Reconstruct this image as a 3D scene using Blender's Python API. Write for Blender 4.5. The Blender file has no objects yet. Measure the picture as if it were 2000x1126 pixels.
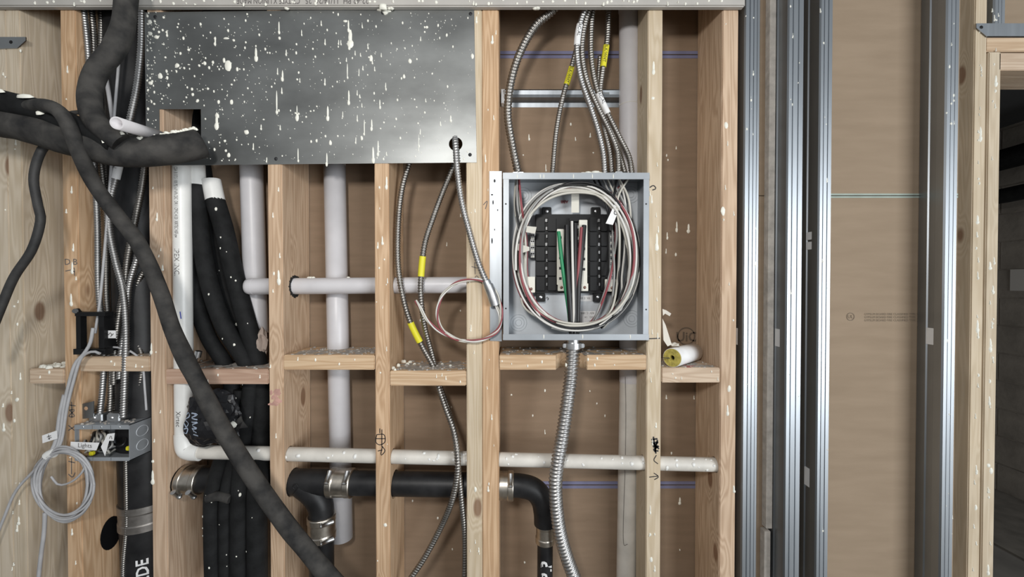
import bpy, bmesh, math, random
from mathutils import Vector, Matrix, noise
from mathutils.bvhtree import BVHTree
random.seed(7)
SC = bpy.context.scene
COL = SC.collection
# ------------------------------------------------------------------ camera
F = 780.0                     # focal length in pixels of the 2000 px wide frame
D0 = 1.04                     # camera to the front faces of the studs (y = 0)
CZ = 1.50                     # camera height above the floor
PITCH = math.radians(0.7)
cam = bpy.data.cameras.new('camera'); cam.sensor_width = 36; cam.lens = 36*F/2000
cam.clip_start = 0.02
co = bpy.data.objects.new('camera', cam); COL.objects.link(co)
co.location = (0, -D0, CZ); co.rotation_euler = (math.pi/2-PITCH, 0, 0)
SC.camera = co
# ------------------------------------------------------------------ light
SC.view_settings.view_transform = 'Standard'; SC.view_settings.look = 'None'
SC.view_settings.gamma = 1; SC.view_settings.use_curve_mapping = False
SC.view_settings.exposure = 0.1
W = bpy.data.worlds.new('world'); SC.world = W; W.use_nodes = True
bgn = W.node_tree.nodes['Background']
bgn.inputs[0].default_value = (0.93, 0.97, 1.0, 1); bgn.inputs[1].default_value = 0.27
def area(name, loc, target, size, power, col, sy=None):
    l = bpy.data.lights.new(name, 'AREA'); l.energy = power; l.color = col
    l.shape = 'RECTANGLE'; l.size = size; l.size_y = sy or size
    o = bpy.data.objects.new(name, l); COL.objects.link(o); o.location = loc
    o.rotation_euler = (Vector(target)-Vector(loc)).to_track_quat('-Z', 'Y').to_euler()
    return o
area('work_lamp', (-0.27, -1.5, CZ+0.50), (-0.05, 0, CZ), 0.20, 13.5, (1.0, 0.97, 0.93))
area('daylight_opening', (2.9, -3.4, CZ-0.25), (0.2, 0, CZ), 2.2, 124, (0.93, 0.97, 1.0), 2.0)
# ------------------------------------------------------------------ pixel frame -> world
cp, sp_ = math.cos(PITCH), math.sin(PITCH)
def P(px, py, y=0.0):
    a = (px-1000)/F; b = (563-py)/F
    dy = cp + b*sp_; dz = b*cp - sp_
    t = (D0+y)/dy
    return Vector((a*t, y, CZ+dz*t))
def S(y=0.0): return (D0+y)/F           # metres per pixel at depth y
# ------------------------------------------------------------------ materials
MATS = {}
def mat(name, col, rough=0.6, metal=0.0, var=0.0, vscale=12, bump=0.0, bscale=60, col2=None, spec=0.5, stretch=None):
    if name in MATS: return MATS[name]
    m = bpy.data.materials.new(name); m.use_nodes = True; MATS[name] = m
    nt = m.node_tree; b = nt.nodes['Principled BSDF']
    b.inputs['Base Color'].default_value = (*col, 1); b.inputs['Roughness'].default_value = rough
    b.inputs['Metallic'].default_value = metal; b.inputs['Specular IOR Level'].default_value = spec
    tc = nt.nodes.new('ShaderNodeTexCoord'); src = tc.outputs['Object']
    if stretch:
        mp = nt.nodes.new('ShaderNodeMapping'); mp.inputs['Scale'].default_value = stretch
        nt.links.new(src, mp.inputs[0]); src = mp.outputs[0]
    if var > 0 or col2:
        n = nt.nodes.new('ShaderNodeTexNoise'); n.inputs['Scale'].default_value = vscale; n.inputs['Detail'].default_value = 5
        nt.links.new(src, n.inputs['Vector'])
        r = nt.nodes.new('ShaderNodeValToRGB')
        c2 = col2 or tuple(max(0, c*(1-var)) for c in col); c1 = col if col2 else tuple(min(1, c*(1+var*0.5)) for c in col)
        r.color_ramp.elements[0].color = (*c2, 1); r.color_ramp.elements[1].color = (*c1, 1)
        r.color_ramp.elements[0].position = 0.32; r.color_ramp.elements[1].position = 0.66
        nt.links.new(n.outputs['Fac'], r.inputs[0]); nt.links.new(r.outputs[0], b.inputs['Base Color'])
    if bump > 0:
        n2 = nt.nodes.new('ShaderNodeTexNoise'); n2.inputs['Scale'].default_value = bscale; n2.inputs['Detail'].default_value = 3
        nt.links.new(src, n2.inputs['Vector'])
        bp = nt.nodes.new('ShaderNodeBump'); bp.inputs['Strength'].default_value = bump; bp.inputs['Distance'].default_value = 0.002
        nt.links.new(n2.outputs['Fac'], bp.inputs['Height']); nt.links.new(bp.outputs[0], b.inputs['Normal'])
    return m
def wood(name, axis, pale, dark, knots=True):
    m = bpy.data.materials.new(name); m.use_nodes = True; MATS[name] = m
    nt = m.node_tree; L = nt.links; N = nt.nodes.new; b = nt.nodes['Principled BSDF']
    tc = N('ShaderNodeTexCoord'); oi = N('ShaderNodeObjectInfo')
    mul = N('ShaderNodeMath'); mul.operation = 'MULTIPLY'; mul.inputs[1].default_value = 37.0
    L.new(oi.outputs['Random'], mul.inputs[0])
    add = N('ShaderNodeVectorMath'); add.operation = 'ADD'
    L.new(tc.outputs['Object'], add.inputs[0]); L.new(mul.outputs[0], add.inputs[1])
    st = {'Z': (1, 1, 0.07), 'X': (0.07, 1, 1)}[axis]
    mp = N('ShaderNodeMapping'); mp.inputs['Scale'].default_value = st; L.new(add.outputs[0], mp.inputs[0])
    kst = {'Z': (1, 1, 0.45), 'X': (0.45, 1, 1)}[axis]
    mk_ = N('ShaderNodeMapping'); mk_.inputs['Scale'].default_value = kst; L.new(add.outputs[0], mk_.inputs[0])
    vo = N('ShaderNodeTexVoronoi'); vo.inputs['Scale'].default_value = 8.5; L.new(mk_.outputs[0], vo.inputs['Vector'])
    kr = N('ShaderNodeMapRange'); kr.inputs[1].default_value = 0.08; kr.inputs[2].default_value = 0.30; kr.inputs[3].default_value = 1; kr.inputs[4].default_value = 0
    kr.interpolation_type = 'SMOOTHSTEP'; L.new(vo.outputs['Distance'], kr.inputs[0])
    n1 = N('ShaderNodeTexNoise'); n1.inputs['Scale'].default_value = 26; n1.inputs['Detail'].default_value = 2; L.new(mp.outputs[0], n1.inputs['Vector'])
    ph = N('ShaderNodeMath'); ph.operation = 'MULTIPLY_ADD'; ph.inputs[1].default_value = 0.28
    L.new(kr.outputs[0], ph.inputs[0]); L.new(n1.outputs['Fac'], ph.inputs[2])
    ml = N('ShaderNodeMath'); ml.operation = 'MULTIPLY'; ml.inputs[1].default_value = 62.0; L.new(ph.outputs[0], ml.inputs[0])
    si = N('ShaderNodeMath'); si.operation = 'SINE'; L.new(ml.outputs[0], si.inputs[0])
    r = N('ShaderNodeMapRange'); r.inputs[1].default_value = -1; r.inputs[2].default_value = 1; L.new(si.outputs[0], r.inputs[0])
    n2 = N('ShaderNodeTexNoise'); n2.inputs['Scale'].default_value = 170; n2.inputs['Detail'].default_value = 4; L.new(mp.outputs[0], n2.inputs['Vector'])
    n3 = N('ShaderNodeTexNoise'); n3.inputs['Scale'].default_value = 5; n3.inputs['Detail'].default_value = 3; L.new(add.outputs[0], n3.inputs['Vector'])
    mx = N('ShaderNodeMixRGB'); mx.inputs[1].default_value = (*pale, 1); mx.inputs[2].default_value = (*dark, 1)
    f1 = N('ShaderNodeMath'); f1.operation = 'MULTIPLY'; f1.inputs[1].default_value = 0.55; L.new(r.outputs[0], f1.inputs[0])
    f2 = N('ShaderNodeMath'); f2.operation = 'MULTIPLY_ADD'; f2.inputs[1].default_value = 0.45; L.new(n2.outputs['Fac'], f2.inputs[0]); L.new(f1.outputs[0], f2.inputs[2])
    L.new(f2.outputs[0], mx.inputs[0])
    hs = N('ShaderNodeHueSaturation')
    hv = N('ShaderNodeMapRange'); hv.inputs[3].default_value = 0.80; hv.inputs[4].default_value = 1.16; L.new(n3.outputs['Fac'], hv.inputs[0])
    sv = N('ShaderNodeMapRange'); sv.inputs[3].default_value = 0.85; sv.inputs[4].default_value = 1.12; L.new(oi.outputs['Random'], sv.inputs[0])
    L.new(mx.outputs[0], hs.inputs['Color']); L.new(hv.outputs[0], hs.inputs['Value']); L.new(sv.outputs[0], hs.inputs['Saturation'])
    k2 = N('ShaderNodeMapRange'); k2.inputs[1].default_value = 0.085; k2.inputs[2].default_value = 0.125; k2.inputs[3].default_value = 0.75 if knots else 0; k2.inputs[4].default_value = 0
    L.new(vo.outputs['Distance'], k2.inputs[0])
    mk2 = N('ShaderNodeMixRGB'); mk2.inputs[2].default_value = (0.17, 0.075, 0.035, 1); L.new(k2.outputs[0], mk2.inputs[0]); L.new(hs.outputs[0], mk2.inputs[1])
    L.new(mk2.outputs[0], b.inputs['Base Color']); b.inputs['Roughness'].default_value = 0.75; b.inputs['Specular IOR Level'].default_value = 0.25
    bp = N('ShaderNodeBump'); bp.inputs['Strength'].default_value = 0.35; bp.inputs['Distance'].default_value = 0.001
    L.new(f2.outputs[0], bp.inputs['Height']); L.new(bp.outputs[0], b.inputs['Normal'])
    return m
WV = wood('pine_upright', 'Z', (0.66, 0.485, 0.335), (0.42, 0.275, 0.17))
WVP = wood('pine_upright_pale', 'Z', (0.64, 0.55, 0.43), (0.49, 0.40, 0.285))
WVL = wood('pine_upright_light', 'Z', (0.62, 0.53, 0.41), (0.50, 0.41, 0.30))
WH = wood('pine_crosswise', 'X', (0.66, 0.51, 0.36), (0.46, 0.315, 0.20))
WHR = wood('pine_crosswise_reddish', 'X', (0.60, 0.42, 0.31), (0.42, 0.255, 0.175))
KRAFT = mat('kraft_gypsum_paper', (0.26, 0.185, 0.127), 0.9, 0, 0, 7, 0.15, 240, col2=(0.225, 0.159, 0.108), spec=0.2, stretch=(1, 1, 6))
KRAFT_L = mat('kraft_gypsum_paper_pale', (0.32, 0.243, 0.172), 0.9, 0, 0, 6, 0.12, 240, col2=(0.285, 0.215, 0.15), spec=0.2, stretch=(1, 1, 6))
GALV = mat('galvanized_sheet', (0.44, 0.455, 0.46), 0.36, 1.0, 0.16, 9, 0.05, 5)
GALVP = mat('galvanized_plate', (0.31, 0.32, 0.316), 0.47, 1.0, 0.30, 5, 0.5, 3.6, stretch=(1, 1, 1.8))
GALVS = mat('galvanized_stud', (0.36, 0.385, 0.41), 0.44, 1.0, 0.12, 10, 0.04, 6, stretch=(6, 1, 0.3))
STEEL = mat('conduit_steel', (0.33, 0.315, 0.295), 0.42, 1.0, 0.2, 30)
STEELB = mat('conduit_steel_bright', (0.47, 0.465, 0.46), 0.44, 1.0, 0.15, 30)
ZINC = mat('zinc_fitting', (0.66, 0.67, 0.68), 0.33, 1.0, 0.2, 40)
BOXM = mat('painted_steel_box', (0.36, 0.385, 0.41), 0.42, 0.35, 0.08, 20)
BOXI = mat('panel_liner_grey', (0.54, 0.57, 0.60), 0.45, 0.1, 0.06, 20)
PVC = mat('pvc_grey_white', (0.60, 0.585, 0.60), 0.38, 0, 0.07, 14)
PVCW = mat('pvc_white', (0.80, 0.80, 0.775), 0.35, 0, 0.06, 18)
PVCD = mat('pvc_dusty', (0.66, 0.63, 0.575), 0.5, 0, 0.16, 16)
FOAM = mat('black_foam_insulation', (0.011, 0.0115, 0.012), 0.75, 0, 0.45, 30, 0.4, 120, spec=0.22)
FOAMD = mat('dusty_black_hose', (0.062, 0.059, 0.055), 0.8, 0, 0, 26, 0.35, 90, col2=(0.017, 0.017, 0.0175), spec=0.25)
RUB = mat('black_rubber_cable', (0.04, 0.039, 0.038), 0.65, 0, 0, 30, 0.2, 120, col2=(0.018, 0.018, 0.019))
ABS = mat('black_drain_pipe', (0.008, 0.008, 0.009), 0.45, 0, 0, 18, 0.1, 80, col2=(0.022, 0.022, 0.023), spec=0.35)
BLK = mat('black_plastic', (0.007, 0.007, 0.0075), 0.4, spec=0.3)
BAGM = mat('black_plastic_bag', (0.012, 0.012, 0.014), 0.33, 0, 0, 9, 0.25, 22, spec=0.4)
BAND = mat('stainless_band', (0.62, 0.57, 0.50), 0.33, 1.0, 0.2, 60)
CREAM = mat('cream_plastic', (0.72, 0.70, 0.62), 0.5)
PAINT = mat('dried_cream_splatter', (0.84, 0.83, 0.745), 0.55, 0, 0.05, 60)
DUST = mat('grey_dust_debris', (0.40, 0.37, 0.335), 0.9, 0, 0.35, 90)
YEL = mat('yellow_label', (0.72, 0.66, 0.03), 0.5)
WHT = mat('white_label', (0.80, 0.80, 0.80), 0.55, 0, 0.05, 40)
INK = mat('black_ink', (0.012, 0.012, 0.014), 0.6)
INKG = mat('grey_print', (0.13, 0.12, 0.115), 0.7)
INKK = mat('brown_stamp_print', (0.11, 0.08, 0.055), 0.8)
BLUEP = mat('blue_edge_paper', (0.17, 0.17, 0.27), 0.85, 0, 0.1, 30)
GREENP = mat('green_edge_paper', (0.36, 0.42, 0.37), 0.85, 0, 0.1, 30)
GYP = mat('gypsum_board_face', (0.44, 0.42, 0.39), 0.85, 0, 0.08, 14, 0.1, 200)
GYPE = mat('gypsum_cut_edge', (0.60, 0.56, 0.51), 0.9, 0, 0.2, 50, 0.6, 90)
WCOL = {'white': mat('wire_white', (0.66, 0.645, 0.61), 0.45), 'red': mat('wire_red', (0.27, 0.06, 0.07), 0.45),
        'black': mat('wire_black', (0.013, 0.013, 0.014), 0.4), 'grey': mat('wire_grey', (0.30, 0.30, 0.29), 0.45),
        'green': mat('wire_green', (0.02, 0.24, 0.10), 0.45), 'pale': mat('wire_pale', (0.55, 0.53, 0.47), 0.45)}
CABLE = mat('grey_data_cable', (0.42, 0.42, 0.43), 0.42, 0, 0.12, 40)
# ------------------------------------------------------------------ scene helpers
def tag(o, label=None, cat=None, group=None, kind=None):
    if label: o['label'] = label
    if cat: o['category'] = cat
    if group: o['group'] = group
    if kind: o['kind'] = kind
    return o
def wloc(o):
    v = Vector((0, 0, 0))
    while o: v += o.location; o = o.parent
    return v
def thing(name, loc, label, cat, group=None):
    o = bpy.data.objects.new(name, None); COL.objects.link(o); o.location = loc; o.empty_display_size = 0.03
    return tag(o, label, cat, group)
class MB:
    """collects world-space geometry for ONE mesh object"""
    def __init__(s): s.v = []; s.f = []; s.sm = []
    def add(s, V, Fs, smooth=False):
        n = len(s.v); s.v += [Vector(v) for v in V]; s.f += [tuple(i+n for i in f) for f in Fs]; s.sm += [smooth]*len(Fs); return s
    def box(s, a, b):
        x0, y0, z0 = (min(a[i], b[i]) for i in range(3)); x1, y1, z1 = (max(a[i], b[i]) for i in range(3))
        return s.add([(x0,y0,z0),(x1,y0,z0),(x1,y1,z0),(x0,y1,z0),(x0,y0,z1),(x1,y0,z1),(x1,y1,z1),(x0,y1,z1)],
                     [(0,3,2,1),(4,5,6,7),(0,1,5,4),(1,2,6,5),(2,3,7,6),(3,0,4,7)])
    def pbox(s, x0, y0, x1, y1, ya, yb, yref=None):
        """box whose front face (depth ya) covers the pixel rectangle, running back to depth yb"""
        yr = ya if yref is None else yref
        a = P(x0, y0, yr); b = P(x1, y1, yr)
        return s.box((a.x, ya, a.z), (b.x, yb, b.z))
    def poly(s, pts, thick_dir):
        n = len(pts); t = Vector(thick_dir); V = [Vector(p) for p in pts]+[Vector(p)+t for p in pts]
        Fs = [tuple(range(n)), tuple(range(2*n-1, n-1, -1))]+[(i, n+i, n+(i+1) % n, (i+1) % n) for i in range(n)]
        return s.add(V, Fs)
    def build(s, name, m, parent=None, kind=None, loc=None, bevel=0):
        me = bpy.data.meshes.new(name)
        if parent: o0 = wloc(parent)
        elif loc is not None: o0 = Vector(loc)
        else:
            xs = [v.x for v in s.v]; ys = [v.y for v in s.v]; zs = [v.z for v in s.v]
            o0 = Vector(((min(xs)+max(xs))/2, (min(ys)+max(ys))/2, min(zs)))
        me.from_pydata([v-o0 for v in s.v], [], s.f)
        bm = bmesh.new(); bm.from_mesh(me); bmesh.ops.recalc_face_normals(bm, faces=bm.faces)
        if bevel: bmesh.ops.bevel(bm, geom=[e for e in bm.edges], offset=bevel, segments=2, affect='EDGES', clamp_overlap=True)
        bm.to_mesh(me); bm.free()
        if not bevel:
            for p, q in zip(me.polygons, s.sm): p.use_smooth = q
        me.materials.append(m)
        o = bpy.data.objects.new(name, me); COL.objects.link(o)
        if parent: o.parent = parent
        else: o.location = o0
        if kind: o['kind'] = kind
        return o
def catmull(pts, step):
    pts = [Vector(p) for p in pts]
    if len(pts) == 2: dense = [pts[0].lerp(pts[1], i/50) for i in range(51)]
    else:
        ext = [pts[0]*2-pts[1]]+pts+[pts[-1]*2-pts[-2]]; dense = []
        for i in range(1, len(ext)-2):
            p0, p1, p2, p3 = ext[i-1:i+3]
            for k in range(24):
                t = k/24
                dense.append(0.5*((2*p1)+(-p0+p2)*t+(2*p0-5*p1+4*p2-p3)*t*t+(-p0+3*p1-3*p2+p3)*t**3))
        dense.append(pts[-1])
    acc = [0]
    for a, b in zip(dense, dense[1:]): acc.append(acc[-1]+(b-a).length)
    n = max(1, int(round(acc[-1]/step))); out = []; j = 0
    for i in range(n+1):
        d = acc[-1]*i/n
        while j < len(acc)-2 and acc[j+1] < d: j += 1
        l = acc[j+1]-acc[j]; out.append(dense[j].lerp(dense[j+1], (d-acc[j])/l if l > 1e-9 else 0))
    return out, acc[-1]
def sweep(mb, path, rad, sides=12, closed_ends=True, rf=None, smooth=True, inner=None):
    """tube along a point list; rad number or fn(i/n); rf(s, k) multiplies the radius"""
    n = len(path); up = Vector((0.31, -0.77, 0.55)); V = []; s = 0
    tp = (path[1]-path[0]).normalized(); nrm = up-tp*up.dot(tp); nrm.normalize()
    for i, p in enumerate(path):
        t = (path[min(i+1, n-1)]-path[max(i-1, 0)])
        t = t.normalized() if t.length > 1e-9 else tp
        nrm = nrm-t*nrm.dot(t); nrm.normalize(); bn = t.cross(nrm)
        if i: s += (path[i]-path[i-1]).length
        r = rad(i/(n-1)) if callable(rad) else rad
        for k in range(sides):
            a = 2*math.pi*k/sides; q = r*(rf(s, k/sides) if rf else 1)
            V.append(p+nrm*(q*math.cos(a))+bn*(q*math.sin(a)))
    Fs = [(i*sides+k, i*sides+(k+1) % sides, (i+1)*sides+(k+1) % sides, (i+1)*sides+k) for i in range(n-1) for k in range(sides)]
    mb.add(V, Fs, smooth)
    if closed_ends: mb.add(V[:sides], [tuple(range(sides-1, -1, -1))]); mb.add(V[-sides:], [tuple(range(sides))])
    return mb
def ppath(pts, ydef=0.05):
    return [P(p[0], p[1], p[2] if len(p) > 2 else ydef) for p in pts]
def hose(pts, rpx, ydef=0.05, step=0.012, sides=12, mb=None, rf=None):
    w = ppath(pts, ydef); ys = sum(p.y for p in w)/len(w)
    path, L = catmull(w, step)
    return sweep(mb or MB(), path, rpx*S(ys), sides, rf=rf)
def conduit(name, pts, rpx, label, ydef=0.05, m=None, pitch=0.0068, group=None, sleeves=(), cat='conduit', parent=None):
    w = ppath(pts, ydef); ys = sum(p.y for p in w)/len(w); r = rpx*S(ys)
    path, L = catmull(w, pitch/4)
    def rf(s, a):
        u = (s/pitch-a) % 1.0
        return 1.0-0.26*(0.5+0.5*math.cos(2*math.pi*u))**1.6
    o = sweep(MB(), path, r, 12, rf=rf).build(name, m or STEEL, parent)
    if label: tag(o, label, cat, group)
    for (y0, y1, sm, txt) in sleeves:
        seg = [p for p in path if P(0, y1, p.y).z <= p.z <= P(0, y0, p.y).z][::3]
        if len(seg) < 3: continue
        lb = sweep(MB(), seg, r*1.10, 12).build('wire_label', sm, o)
        if txt:
            a, b = (seg[0], seg[-1]) if seg[0].z > seg[-1].z else (seg[-1], seg[0])
            text(txt, a, (b-a), r*1.5, INK, o, r=r*1.12, fit=(b-a).length*0.92)
    return o
def pipe(mb, a, b, r, sides=28, hollow=None, n=2):
    path = [Vector(a).lerp(Vector(b), i/(n-1)) for i in range(n)]
    if not hollow: return sweep(mb, path, r, sides)
    sweep(mb, path, r, sides, closed_ends=False); sweep(mb, path, hollow, sides, closed_ends=False)
    m = len(mb.v); no = n*sides
    for base_o, base_i in ((m-2*no, m-no), (m-no-sides, m-sides)):
        mb.f += [(base_o+k, base_o+(k+1) % sides, base_i+(k+1) % sides, base_i+k) for k in range(sides)]; mb.sm += [False]*sides
    return mb
def text(s, origin, u, size, m, parent, r=None, fit=None, center=False, eps=0.0006, bold=0.0, name='printed_text', n=None, yo=0.0):
    cu = bpy.data.curves.new('t', 'FONT'); cu.body = s; cu.size = size; cu.resolution_u = 2; cu.offset = bold*size
    ob = bpy.data.objects.new('t', cu); COL.objects.link(ob)
    dg = bpy.context.evaluated_depsgraph_get(); me = bpy.data.meshes.new_from_object(ob.evaluated_get(dg))
    bpy.data.objects.remove(ob); bpy.data.curves.remove(cu)
    u = Vector(u).normalized(); nn = Vector(n or (0, -1, 0)); nn = (nn-u*nn.dot(u)).normalized(); w = nn.cross(u)
    xs = [v.co.x for v in me.vertices] or [0]; ys = [v.co.y for v in me.vertices] or [0]
    k = min(1.0, fit/(max(xs)-min(xs))) if fit and max(xs) > min(xs) else 1.0
    cy = (max(ys)+min(ys))/2; x0 = (max(xs)+min(xs))/2 if center else min(xs)
    mb = MB(); V = []
    for v in me.vertices:
        tx = (v.co.x-x0)*k; ty = v.co.y-cy+yo
        if r: a = ty/r; V.append(Vector(origin)+u*tx+(r+eps)*(nn*math.cos(a)+w*math.sin(a)))
        else: V.append(Vector(origin)+u*tx+w*ty+nn*eps)
    mb.add(V, [tuple(p.vertices) for p in me.polygons]); bpy.data.meshes.remove(me)
    return mb.build(name, m, parent)
def ink(strokes, y, wpx, m, parent, name='marker_sign', bvh=None, eps=0.0006):
    """pen strokes: ribbons lying on a flat face at depth y, (or on a surface hit along -y by bvh)"""
    mb = MB(); hw = wpx*S(y)/2
    for st in strokes:
        p = [P(a, b, y) for a, b in st]
        if len(p) > 2: p, _ = catmull(p, 0.004)
        V = []
        for i, q in enumerate(p):
            t = p[min(i+1, len(p)-1)]-p[max(i-1, 0)]; t.normalize(); sd = Vector((t.z, 0, -t.x))*hw
            for e in (q+sd, q-sd):
                if bvh:
                    h = bvh.ray_cast(Vector((e.x, -0.3, e.z)), Vector((0, 1, 0)))
                    e = (h[0]-Vector((0, eps*2, 0))) if h[0] else e
                else: e = e-Vector((0, eps, 0))
                V.append(e)
        mb.add(V, [(2*i, 2*i+1, 2*i+3, 2*i+2) for i in range(len(p)-1)])
    return mb.build(name, m, parent)
def dome(mb, c, rx, rz, h, n=(0, -1, 0), k=8, jit=0.0):
    n = Vector(n).normalized(); a = n.cross(Vector((0, 0, 1)))
    a = Vector((1, 0, 0)) if a.length < 0.1 else a.normalized(); b = a.cross(n); c = Vector(c)
    V = []; js = [1+random.uniform(-jit, jit) for _ in range(k)]
    for q, hh in ((1.0, 0), (0.72, 0.75)):
        for i in range(k):
            t = 2*math.pi*i/k; V.append(c+a*(rx*q*js[i]*math.cos(t))+b*(rz*q*js[i]*math.sin(t))+n*(hh*h))
    V.append(c+n*h)
    Fs = [(i, (i+1) % k, k+(i+1) % k, k+i) for i in range(k)]+[(k+i, k+(i+1) % k, 2*k) for i in range(k)]
    return mb.add(V, Fs, True)
def drip(mb, px, py, w, h, y):
    """a run of splatter: thin streak with a bulb at its foot (pixels)"""
    s = S(y)
    if h < 2.2*w: dome(mb, P(px, py, y), w*s/2, h*s/2, 0.0022, k=9, jit=0.16); return
    dome(mb, P(px, py-h*0.08, y), w*s*0.30, h*s*0.46, 0.0016, k=9, jit=0.1)
    dome(mb, P(px+random.uniform(-.5, .5), py+h*0.30, y), w*s*0.5, min(h*0.24, w*0.95)*s, 0.0026, k=9, jit=0.12)
def cut(o, mbs):
    """carve the given closed solids out of o"""
    for mb in mbs:
        c = mb.build('cutter', BLK)
        md = o.modifiers.new('b', 'BOOLEAN'); md.object = c; md.operation = 'DIFFERENCE'; md.solver = 'EXACT'
        dg = bpy.context.evaluated_depsgraph_get(); dg.update()
        me = bpy.data.meshes.new_from_object(o.evaluated_get(dg)); o.modifiers.clear()
        old = o.data; o.data = me; bpy.data.meshes.remove(old)
        cm = c.data; bpy.data.objects.remove(c); bpy.data.meshes.remove(cm)
# ================================================================== SETTING
Z0, Z1 = 0.0, 2.75
zt = P(1000, -90).z; zb = P(1000, 1210).z      # studs run a little past the frame
# ---- back wall of the timber bays: gypsum sheets with blue tapered edges
YB = 0.142
wb = bpy.data.objects.new('wall_back', None); COL.objects.link(wb); wb.location = (-0.3, YB, 0.3); wb['kind'] = 'structure'
xl, xr = P(-120, 0, YB).x, P(1452, 0, YB).x
zj1, zj2 = P(1000, 107, YB).z, P(1000, 946, YB).z
for z_a, z_b in ((zb-0.25, zj2-0.0012), (zj2+0.0012, zj1-0.0012), (zj1+0.0012, zt+0.15)):
    MB().box((xl, YB, z_a), (xr, YB+0.016, z_b)).build('gypsum_sheet', KRAFT, wb)
MB().box((xl, YB+0.014, zb-0.25), (xr, YB+0.03, zt+0.15)).build('backing_board', KRAFT, wb)
for zj in (zj1, zj2):
    for sg in (-1, 1):
        MB().box((xl, YB-0.0012, zj+sg*0.0016), (xr, YB+0.002, zj+sg*0.0105)).build('paper_edge', BLUEP, wb)
mb = MB()
for _ in range(46):
    px = random.choice([random.uniform(985, 1200), random.uniform(1296, 1358), random.uniform(1010, 1190), random.uniform(800, 900)])
    drip(mb, px, random.uniform(150, 1100), random.uniform(2, 4), random.uniform(3, 9), YB)
for px, py, w, h in ((1322, 443, 5, 20), (1345, 446, 7, 18), (1303, 460, 4, 14), (1328, 978, 6, 14), (1033, 268, 4, 12), (1153, 264, 4, 9), (1066, 328, 3, 15), (1301, 490, 3, 10), (1320, 497, 4, 7)):
    drip(mb, px, py, w, h, YB)
mb.build('paint_splatter', PAINT, wb, 'stuff')
c = P(1340, 656, YB); ring = [Vector((c.x+17.5*S(YB)*math.cos(a), YB-0.001, c.z+17.5*S(YB)*math.sin(a))) for a in [2*math.pi*i/32 for i in range(33)]]
mb = MB()
for i in range(32):
    a, b = ring[i], ring[i+1]; ia = a.lerp(Vector((c.x, a.y, c.z)), 0.13); ib = b.lerp(Vector((c.x, b.y, c.z)), 0.13); mb.add([a, b, ib, ia], [(0, 1, 2, 3)])
mb.build('stamp_ring', INKK, wb)
text('UiC', P(1341, 657, YB), (1, 0, 0), 26*S(YB), INKK, wb, center=True, bold=0.02, eps=0.001)
# ---- shallow board wall between the steel studs
YR = 0.066
wr = bpy.data.objects.new('wall_right', None); COL.objects.link(wr); wr.location = (P(1700, 563, YR).x, YR, 0.3); wr['kind'] = 'structure'
xl2, xr2 = P(1478, 563, YR).x, P(1868, 563, YR).x
zg = P(1700, 382, YR).z
for z_a, z_b in ((zb-0.25, zg-0.001), (zg+0.001, zt+0.15)):
    MB().box((xl2, YR, z_a), (xr2, YR+0.016, z_b)).build('gypsum_sheet', KRAFT_L, wr)
MB().box((xl2, YR+0.014, zb-0.25), (xr2, YR+0.03, zt+0.15)).build('backing_board', KRAFT_L, wr)
for sg in (-1, 1):
    MB().box((P(1560, 563, YR).x, YR-0.001, zg+sg*0.0012), (xr2, YR+0.002, zg+sg*0.006)).build('paper_edge', GREENP, wr)
c = P(1661, 618, YR)
mb = MB()
for i in range(24):
    a0, a1 = 2*math.pi*i/24, 2*math.pi*(i+1)/24
    mb.add([c+Vector((q*S(YR)*math.cos(a), -0.001, q*S(YR)*math.sin(a))) for q, a in ((8, a0), (8, a1), (6.6, a1), (6.6, a0))], [(0, 1, 2, 3)])
KPR = mat('faint_grey_print', (0.20, 0.155, 0.11), 0.85)
mb.build('stamp_ring', KPR, wr)
text('UL', c, (1, 0, 0), 9*S(YR), KPR, wr, center=True, eps=0.001)
for k in range(3):
    text('GYPSUM BOARD FIRE CLASSIFIED TYPE X', P(1688, 613+k*6, YR), (1, 0, 0), 6*S(YR), KPR, wr, fit=106*S(YR), eps=0.001)
# ---- floor and the dark room beyond the doorway
fl = MB().box((-4, -5, -0.1), (6, 4.2, 0)).build('floor', mat('concrete_floor', (0.20, 0.185, 0.165), 0.85, 0, 0.35, 3, 0.2, 30)); fl['kind'] = 'structure'
CMU = mat('dark_block_wall', (0.30, 0.27, 0.235), 0.9, 0, 0.3, 6, 0.5, 40)
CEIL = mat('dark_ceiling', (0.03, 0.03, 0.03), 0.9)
XW = 3.52
wf = bpy.data.objects.new('wall_far', None); COL.objects.link(wf); wf.location = (XW, 1.8, 0); wf['kind'] = 'structure'
MB().box((XW+0.006, 0.2, 0), (XW+0.15, 3.6, 2.75)).build('mortar_bed', CMU, wf)
bl = None
for r_ in range(13):
    for k in range(9):
        z0 = 0.005+r_*0.2; y0 = 0.25+k*0.4-(0.2 if r_ % 2 else 0)
        if bl is None:
            bl = MB().box((XW, y0, z0), (XW+0.02, y0+0.39, z0+0.19)).build('block', CMU, wf)
            bo = Vector((0, y0, z0))
        else:
            d = bl.copy(); COL.objects.link(d); d.parent = wf; d.location = Vector((0, y0, z0))-bo
w2 = MB().box((1.22, 3.4, 0), (3.6, 3.55, 2.75)).build('wall_end_blocker', CMU); w2['kind'] = 'structure'  # unseen end wall, added to shut world light out of the dark room
w3 = MB().box((1.30, 0.24, 0), (1.34, 3.5, 2.75)).build('wall_side_blocker', CMU); w3['kind'] = 'structure'  # unseen side wall, added so no world light reaches the dark room
ce = MB().box((1.2, 0.10, 2.62), (3.9, 3.6, 2.75)).build('ceiling', CEIL); ce['kind'] = 'structure'  # lid over the dark room, added to block world light from above
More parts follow.
